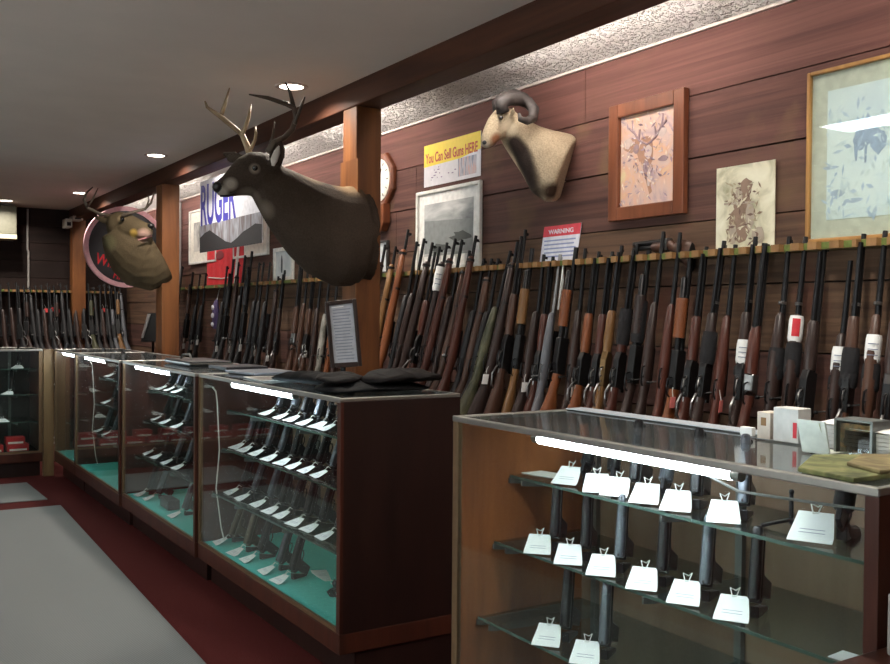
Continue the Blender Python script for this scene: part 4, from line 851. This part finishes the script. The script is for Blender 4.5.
# pictures in the distance
mw = mat('mount_cream', (226, 220, 208), .8); pg = picture('old_portrait', [(.35, (120, 118, 116)), (.6, (200, 196, 188))], 6, .5)
framed('framed_portrait', 'cream matted portrait partly hidden by left side of the banner', 'picture', 9.25, 8.45, 1.88, 2.40, .02, MAT['frame_white'], pg, .10, mw)
framed('framed_document', 'cream matted picture showing behind the right side of the banner', 'picture', 8.0, 7.2, 1.88, 2.36, .02, MAT['frame_white'], pg, .10, mw)
o, pic = framed('small_framed_picture', 'small white framed picture leaning on rack left of the deer chest', 'picture', 7.08, 6.70, 1.665, 1.92, .03, MAT['frame_white'], picture('pale_sheet', [(.4, (190, 196, 198)), (.6, (222, 224, 222))], 5, .3))
fig(pic, [blob(6.93, 1.79, .02, .07, seed=4)], WX-.0083, mat('figure_dark', (70, 74, 78), .7))
framed('white_notice', 'narrow white notice on rack immediately right of near post', 'notice', 5.38, 5.22, 1.665, 1.87, .012, mat('notice_frame', (60, 58, 58), .6), picture('pale_sheet2', [(.4, (196, 200, 204)), (.6, (228, 228, 226))], 5, .3))
o = empty('red_banner', (WX, 8.2, 1.665), 'red cloth banner with white edge hung above the far part of rack', 'banner')
g = G()
for i in range(12):
    a = 8.72-i*.08; g.slab([(WX-.01-.006*(i % 2), a, 1.67), (WX-.01-.006*((i+1) % 2), a-.08, 1.67), (WX-.01-.006*((i+1) % 2), a-.08, 2.01), (WX-.01-.006*(i % 2), a, 2.01)], (.003, 0, 0))
g.done('cloth', mat('red_cloth', (206, 34, 44), .8), o)
G().prism([(WX-.017, a, b) for a, b in ((7.98, 1.67), (7.90, 1.67), (7.84, 1.98), (7.90, 1.98))], (-.001, 0, 0)).tube([(WX-.018, 8.65, 1.74), (WX-.018, 8.3, 1.72), (WX-.018, 8.0, 1.73)], .006, 5).done('white_stripe', MAT['frame_white'], o)
G().ball((WX-.016, 8.35, 1.93), .07, 12, 8, (.05, 1.6, .6)).done('dark_emblem', mat('maroon_print', (120, 24, 34), .8), o)
# hanging banner with tall blue letters
XB = 2.52; a0 = onX(201, 178, XB); a1 = onX(262, 150, XB); a2 = onX(200, 253, XB); zt, zb_ = 2.50, a2.z; ya, yb = a2.y, onX(262, 245, XB).y
o = empty('hanging_banner', (XB, (ya+yb)/2, zb_), 'hanging banner with tall blue letters above a dark mountain scene', 'banner')
H_ = zt-zb_; G().box(XB, XB+.004, yb, ya, zb_, zt).done('cloth', mat('banner_white', (206, 206, 214), .8), o)
text('RUGER', .2, o, (XB-.001, ya-.01, zt-H_*.61), XD, ZD, mat('banner_blue', (52, 48, 150), .7), width=(ya-yb)*.60, height=H_*.58, bold=True)
G().box(XB-.0012, XB, yb, ya, zb_, zb_+H_*.38).done('printed_sky', picture('banner_sky', [(.35, (96, 84, 84)), (.55, (132, 132, 140)), (.7, (156, 158, 166))], 6, .5, st=(1, 3, 1)), o)
w = ya-yb; nn = []
for k, h in enumerate((.20, .27, .30, .22, .14, .06, .02, .08, .16, .20, .25, .22)): nn.append((ya-w*k/11, zb_+H_*h*.8+.03))
G().prism([(XB-.0014, a, b) for a, b in [(ya, zb_)]+nn+[(yb, zb_)]], (-.0008, 0, 0)).done('printed_mountains', mat('mountain_black', (26, 24, 28), .8), o)
g = G(); g.tube([(XB+.002, ya-.02, zt), (XB+.002, ya-.02, 2.542)], .002, 5); g.tube([(XB+.002, yb+.02, zt), (XB+.002, yb+.02, 2.542)], .002, 5); g.done('hanging_cord', m_string, o)
# round lighted-style sign hung before the far wall
YS = 9.8; c = onY(126, 247, YS); r = .405; o = empty('round_sign', (c.x, YS, c.z), 'round black sign with pink rim and red lettering behind the far deer', 'sign')
ring = lambda rr, y: [(c.x+rr*math.cos(k*math.pi/24), y, c.z+rr*math.sin(k*math.pi/24)) for k in range(48)]
G().prism(ring(r-.03, YS), (0, .03, 0)).done('face', mat('sign_black', (24, 26, 32), .4), o)
g = G(); g.rings([ring(r, YS+.035), ring(r, YS-.012), ring(r-.045, YS-.012), ring(r-.045, YS+.035), ring(r, YS+.035)], False).done('rim', mat('rim_pink', (222, 168, 176), .5), o, smooth=True)
rd = mat('sign_letter_red', (214, 26, 40), .5); rr_ = V((.97, 0, -.24)); ru = V((.24, 0, .97))
text('Winchester', .14, o, V((c.x-.30, YS-.002, c.z-.17)), rr_, ru, rd, width=.55, height=.11, bold=True)
text('FIREARMS', .1, o, V((c.x-.13, YS-.002, c.z-.31)), rr_, ru, rd, width=.33, height=.075, bold=True)
G().tube([(c.x-.1, YS+.01, c.z+r-.03), (c.x-.1, YS+.01, BZ+.005)], .003, 5).tube([(c.x+.1, YS+.01, c.z+r-.03), (c.x+.1, YS+.01, BZ+.005)], .003, 5).done('hanging_wire', m_steel, o)
# wall unit, conduits, sensors
o = empty('wall_unit', (1.45, YF, 2.2), 'olive grey box high on far wall with a pale lower edge', 'wall unit')
G().box(1.25, 1.62, YF-.30, YF-.005, 2.26, 2.58).done('housing', mat('unit_olive', (92, 90, 76), .6), o, bevel=.01); G().box(1.25, 1.62, YF-.31, YF-.005, 2.21, 2.26).done('lower_edge', mat('unit_pale', (178, 172, 148), .6), o, bevel=.006)
def pipe(pts, r, lb): o = G().tube(pts, r, 8).done('conduit', mat('conduit_grey', (150, 146, 142), .5), smooth=True); tag(o, lb, 'conduit')
pipe([(1.78, YF-.02, 1.665), (1.78, YF-.02, 2.1), (1.77, YF-.02, 2.12), (1.77, YF-.02, 2.58)], .012, 'thin grey conduit running up the far wall above rack')
y = onX(181, 240, 2.87).y; pipe([(2.862, y, 1.67), (2.862, y, 2.52)], .011, 'grey conduit on the gun wall right of the second post')
def sensor(px, py, Y, w, h, lb):
    p = onY(px, py, Y); o = empty('sensor_box', p, lb, 'sensor'); G().box(p.x-w/2, p.x+w/2, Y, Y+.20, p.z-h/2, p.z+h/2).done('housing', mat('sensor_white', (190, 186, 176), .5), o, bevel=.005); G().box(p.x-w*.3, p.x+w*.3, Y-.004, Y, p.z-h*.3, p.z+h*.1).done('lens', m_black, o)
sensor(69, 223, 11.36, .07, .10, 'small pale sensor box beside the top of the farthest post')
sensor(78, 218, 11.35, .11, .05, 'wide pale box fixed on the top of the farthest post')
# black fabric with a pale lining showing between far deer and second post
o = empty('dark_card_display', (2.4, 9, 1), 'black stand-up card with pale diagonal stripe beside the second post', 'display card')
A, Bq, Cq, Dq = onX(141, 341, 2.4), onX(157, 341, 2.4), onX(157, 313, 2.4), onX(148, 313, 2.4)
zz = ZB
o.location = V((2.4, A.y, A.z)); G().prism([A, Bq, Cq, Dq], (.01, 0, 0)).done('card', m_blackcl, o)
G().prism([onX(141.5, 338, 2.399), onX(143.5, 338, 2.399), onX(151, 314, 2.399), onX(148, 314, 2.399)], (-.006, 0, 0)).done('pale_stripe', mat('stripe_pale', (190, 184, 180), .6), o)
G().prism([A, Bq, Bq+V((.12, 0, 0)), A+V((.12, 0, 0))], (0, 0, -.012)).box(2.40, 2.42, Bq.y, Bq.y+.02, 0, A.z-.01).box(2.50, 2.52, A.y-.02, A.y, 0, A.z-.01).done('support', m_casedk, o)
# black sock hanging on the wall in the gap of the rack
y = onX(218, 320, 2.84).y; o = empty('spotted_bag', (2.84, y, 1.3), 'small dark bag with white and violet spots hung under the rack', 'bag')
G().loft([((2.82, y, 1.27), .05, .02), ((2.82, y, 1.33), .06, .028), ((2.82, y, 1.42), .06, .028), ((2.82, y, 1.50), .045, .02), ((2.83, y, 1.53), .02, .01)], (1, 0, 0), 12).done('pouch', mat('bag_violet', (70, 56, 96), .8), o, smooth=True)
G().ball((2.795, y+.01, 1.46), .03, 8, 6, (.4, 1, .8)).ball((2.79, y, 1.39), .03, 8, 6, (.4, 1, .8)).ball((2.793, y+.01, 1.31), .03, 8, 6, (.4, 1, .7)).done('white_spots', mat('bag_white', (214, 212, 220), .8), o)
G().tube([(2.83, y, 1.53), (2.85, y, 1.62), (2.86, y, 1.636)], .003, 5).done('loop', m_string, o)
# ------------------------------------------------------------------ things on the counters
ZT = 1.0925
# framed notice
o = empty('framed_notice', (1.93, 3.95, ZT), 'dark framed notice standing on the left counter before near post', 'notice')
NP, NN = V((1.93, 3.98, ZT)), V((-.36, -.93, .0)).normalized()
def onN(x, y): r = ray(x, y); return CAM+r*((NP-CAM).dot(NN)/r.dot(NN))
tl, tr_, bl = onN(324.5, 302), onN(356, 298.5), onN(330.5, 368); br_ = onN(362, 366)
def nq(u, v, d=0.): return tl.lerp(tr_, u).lerp(bl.lerp(br_, u), v)+NN*d
g = G()
for (u0, u1, v0, v1) in ((0, .13, 0, 1), (.87, 1, 0, 1), (.13, .87, 0, .06), (.13, .87, .93, 1)): g.slab([nq(u0, v0), nq(u1, v0), nq(u1, v1), nq(u0, v1)], NN*.016)
g.done('frame', mat('notice_dark_frame', (44, 30, 26), .4), o, bevel=.003)
G().slab([nq(.12, .05), nq(.88, .05), nq(.88, .94), nq(.12, .94)], NN*.006).done('sheet', mat('notice_sheet', (176, 178, 186), .5), o)
g = G()
for k in range(17):
    v = .13+k*.046; a = .2+.05*R.random(); b = .8-.1*R.random(); g.slab([nq(a, v, .0061), nq(b, v, .0061), nq(b, v+.016, .0061), nq(a, v+.016, .0061)], NN*.0004)
g.done('small_print', mat('notice_print', (132, 136, 146), .6), o)
G().slab([nq(.2, .085, .0061), nq(.58, .085, .0061), nq(.58, .105, .0061), nq(.2, .105, .0061)], NN*.0004).done('heading', m_white, o)
G().slab([nq(.4, .3), nq(.6, .3), V((2.0, 4.05, ZT)), V((1.99, 4.08, ZT))], -NN*.004).done('easel_leg', m_black, o)
# soft cases / garments on the left counter
def pad(name, label, cat, c, ln, wd, h, rz, m, seed):
    o = empty(name, c, label, cat); g = G(); n = 16; rings = []; q = random.Random(seed); c = V(c)
    ux = V((math.cos(rz), math.sin(rz), 0)); uy = V((-math.sin(rz), math.cos(rz), 0))
    for i in range(n+1):
        t = i/n; f = min(1, math.sin(math.pi*min(max(t, .02), .98))**.35); rr = []
        for j in range(14):
            a = 2*math.pi*j/14; yy = math.cos(a)*wd/2*f*(1+q.uniform(-.05, .05)); z = max(0, .5+.5*math.sin(a))*h*f*(1+q.uniform(-.38, .3)) 
            rr.append(c+ux*(t-.5)*ln+uy*yy+V((0, 0, z)))
        rings.append(rr)
    g.rings(rings).done('padded_body', m, o, smooth='all', sub=1)
    return o
m_gar = mat('dark_leather', (17, 12, 12), .7, 0, .4, 14, .6, spec=.15); m_gar2 = mat('black_nylon', (12, 11, 13), .75, 0, .3, 20, .5, spec=.15)
pad('soft_gun_case', 'long black soft case lying along the left counter edge', 'soft case', (1.78, 3.80, ZT+.0005), .84, .20, .06, math.radians(98), m_gar2, 3)
pad('cloth_bundle', 'wide flat dark cloth spread under the padded case, left counter end', 'cloth bundle', (1.83, 3.46, ZT+.0005), .46, .44, .045, 0.05, m_gar2, 11)
pad('soft_gun_case', 'brown-black padded case piled at the end of left counter', 'soft case', (1.92, 3.37, ZT+.038), .36, .26, .055, math.radians(12), m_gar, 5)
pad('cloth_bundle', 'flat dark cloth bundle before the framed notice on left counter', 'cloth bundle', (1.70, 3.50, ZT+.036), .24, .20, .04, math.radians(60), m_gar, 8)
# magazines and clipboard on the counter, black case farther along
def flat(name, lb, cat, px, py, X, w, l, h, rz, m, mt=None):
    y = colY(px, X, ZT); c = V((X, y, ZT+.0006)); o = empty(name, c, lb, cat); a, b = V((math.cos(rz), math.sin(rz), 0)), V((-math.sin(rz), math.cos(rz), 0))
    q = [c-a*l/2-b*w/2, c+a*l/2-b*w/2, c+a*l/2+b*w/2, c-a*l/2+b*w/2]
    G().slab(q, (0, 0, h)).done('body', m, o, bevel=min(.002, h*.3))
    if mt: G().slab([c+(v-c)*.86+V((0, 0, h)) for v in q], (0, 0, .001)).done('cover_print', mt, o)
    return o
m_mag = mat('magazine_grey', (120, 128, 140), .35); m_wh = mat('paper_pale', (206, 204, 200), .6)
flat('magazine', 'grey glossy magazine lying on left counter left of soft cases', 'magazine', 262, 371, 1.86, .34, .26, .012, .1, m_mag, mat('mag_cover', (92, 96, 104), .35))
flat('paper_sheet', 'pale paper sheet with brown edge lying on the left counter', 'paper', 272, 374, 1.74, .30, .20, .004, -.1, m_wh, mat('paper_shade', (168, 160, 150), .6))
flat('catalogue', 'dark catalogue stack lying on counter over the second case', 'catalogue', 238, 367, 1.88, .3, .24, .02, .0, mat('cat_dark', (36, 36, 42), .4), m_black)
# open black hard case with silver rim
y = colY(195, 1.84, 1.1); o = empty('hard_case', (1.84, y, ZT), 'black hard case with silvery rim and handle on second case', 'hard case')
G().box(1.72, 1.98, y-.28, y+.24, ZT+.0005, ZT+.028).done('body', m_black, o, bevel=.008); G().box(1.716, 1.984, y-.284, y+.244, ZT+.012, ZT+.017).done('rim', m_alu, o)
G().tube([(1.79, y+.12, ZT+.026), (1.79, y+.09, ZT+.055), (1.79, y-.05, ZT+.062), (1.79, y-.10, ZT+.026)], .007, 7).done('handle', m_steelg, o, smooth=True)
# nearest case top
def upright(name, lb, cat, pxl, pxr, pyb, pyt, X, dX, m, th=.004, mats=None):
    A, Bq = onX(pxl, pyb, X), onX(pxr, pyb, X); y0, y1 = A.y, Bq.y; z1 = onX((pxl+pxr)/2, pyt, X+dX).z
    o = empty(name, (X, (y0+y1)/2, ZT), lb, cat); g = G().slab([(X, y0, ZT+.0005), (X, y1, ZT+.0005), (X+dX, y1, z1), (X+dX, y0, z1)], (th, 0, 0)); g.done('body', m, o, bevel=.001)
    return o, (X, dX, y0, y1, z1)
o, q = upright('sign_holder', 'white leaning plastic sign holder on top of nearest case', 'sign holder', 802, 830, 447, 421, 1.88, -.02, mat('milky_plastic', (206, 210, 200), .3), .004)
G().prism([(1.884, q[2], ZT+.001), (1.95, q[2], ZT+.001), (1.95, q[2], ZT+.004), (1.884, q[2], ZT+.004)], (0, q[3]-q[2], 0)).done('foot', MAT['milky_plastic'], o)
G().slab([(1.8785, q[2]-.055, ZT+.03), (1.8785, q[3]+.01, ZT+.02), (1.860, q[3]+.015, q[4]-.006), (1.860, q[2]-.06, q[4]-.004)], (-.0006, 0, 0)).done('faded_print', mat('faded_olive', (176, 172, 120), .5), o)
def carton(name, lb, x0, x1, pxl, pxr, pyt, m, deco=None):
    y0, y1 = colY(pxl, x0, 1.12), colY(pxr, x0, 1.12); z = onX((pxl+pxr)/2, pyt, x0).z; o = empty(name, ((x0+x1)/2, (y0+y1)/2, ZT), lb, 'box')
    G().box(x0, x1, y1, y0, ZT+.0005, z).done('body', m, o, bevel=.002)
    if deco: G().box(x0-.0008, x0, y1+(y0-y1)*deco[0], y1+(y0-y1)*deco[1], ZT+(z-ZT)*deco[2], ZT+(z-ZT)*deco[3]).done('printed_panel', deco[4], o)
    return o
carton('small_carton', 'white carton with red print at back of the nearest case top', 1.985, 2.035, 773, 798, 408, m_wh, (.05, .2, .15, .6, MAT['red_print']))
carton('small_carton', 'pale narrow carton left of the red-printed carton', 1.985, 2.035, 757, 770, 412, mat('carton_cream', (206, 192, 178), .6), (.3, .7, .5, .8, m_tooth))
carton('small_carton', 'tiny white tag box standing alone on nearest case top', 2.0, 2.015, 740, 752, 427, m_white)
# glass-fronted box with olive content
o = carton('display_box', 'glass-fronted box with olive and brown scene on nearest case', 1.93, 1.99, 836, 872, 421, glass('box_pane', gl=.06))
for ch in list(o.children): ch.name = 'glass_cover'
yy = sorted((colY(836, 1.93, 1.12), colY(872, 1.93, 1.12))); zt_ = onX(854, 421, 1.93).z
G().box(1.94, 1.985, yy[0]+.004, yy[1]-.004, ZT+.004, zt_-.008).done('scene', picture('scene_olive', [(.3, (44, 36, 26)), (.5, (96, 84, 50)), (.62, (150, 110, 66)), (.75, (120, 128, 70))], 30, 1), o)
g = G()
for a in yy: g.box(1.926, 1.994, a-.003, a+.003, ZT+.0005, zt_+.002)
g.box(1.926, 1.994, yy[0], yy[1], zt_-.002, zt_+.003); g.done('edge_frame', m_steel, o)
for i, (px, X, lb) in enumerate(((850, 2.03, 'white paper stack lying behind the glass-fronted box'), (884, 1.98, 'pale paper stack at right back corner of nearest case top'))):
    y = colY(px, X, 1.12); o = empty('paper_stack', (X, y, ZT), lb, 'papers'); g = G()
    for k in range(6): d = R.uniform(-.006, .006); g.box(X-.04, X+.03, y-.07+d, y+.07+d, ZT+.0005+k*.009, ZT+.0085+k*.009)
    g.done('sheets', m_wh, o); G().slab([(X-.045, y-.05, ZT+.056), (X+.02, y-.06, ZT+.056), (X+.03, y+.05, ZT+.066), (X-.04, y+.06, ZT+.058)], (0, 0, .001)).done('top_sheet', m_white, o)
# green pad at the front right corner
o = empty('camouflage_pad', (1.72, 1.17, ZT), 'olive green folded pad on right front corner of nearest case', 'pad')
G().prism([(x, y, ZT+.0005) for x, y in ((1.60, 1.10), (1.62, 1.24), (1.80, 1.34), (1.96, 1.26), (1.95, 1.09))], (0, 0, .010)).done('lower_layer', picture('olive_cloth', [(.35, (78, 82, 52)), (.55, (120, 124, 78)), (.7, (146, 140, 96))], 14, 1, .9), o, bevel=.003)
G().prism([(x, y, ZT+.0105) for x, y in ((1.68, 1.10), (1.72, 1.20), (1.86, 1.26), (1.93, 1.20), (1.93, 1.09))], (0, 0, .008)).done('upper_layer', picture('olive_cloth_b', [(.35, (96, 84, 58)), (.6, (140, 128, 88))], 14, 1, .9), o, bevel=.003)
# ------------------------------------------------------------------ light and view
w = bpy.data.worlds.new('daylight'); SC.world = w; w.use_nodes = True
w.node_tree.nodes['Background'].inputs[0].default_value = (.95, .97, 1, 1); w.node_tree.nodes['Background'].inputs[1].default_value = 8
SC.view_settings.view_transform = 'Standard'; SC.view_settings.look = 'None'; SC.view_settings.gamma = 1; SC.view_settings.exposure = 0.0
SC.view_settings.use_curve_mapping = False
SC.cycles.transparent_max_bounces = 32; SC.cycles.max_bounces = 8; SC.cycles.sample_clamp_indirect = 4
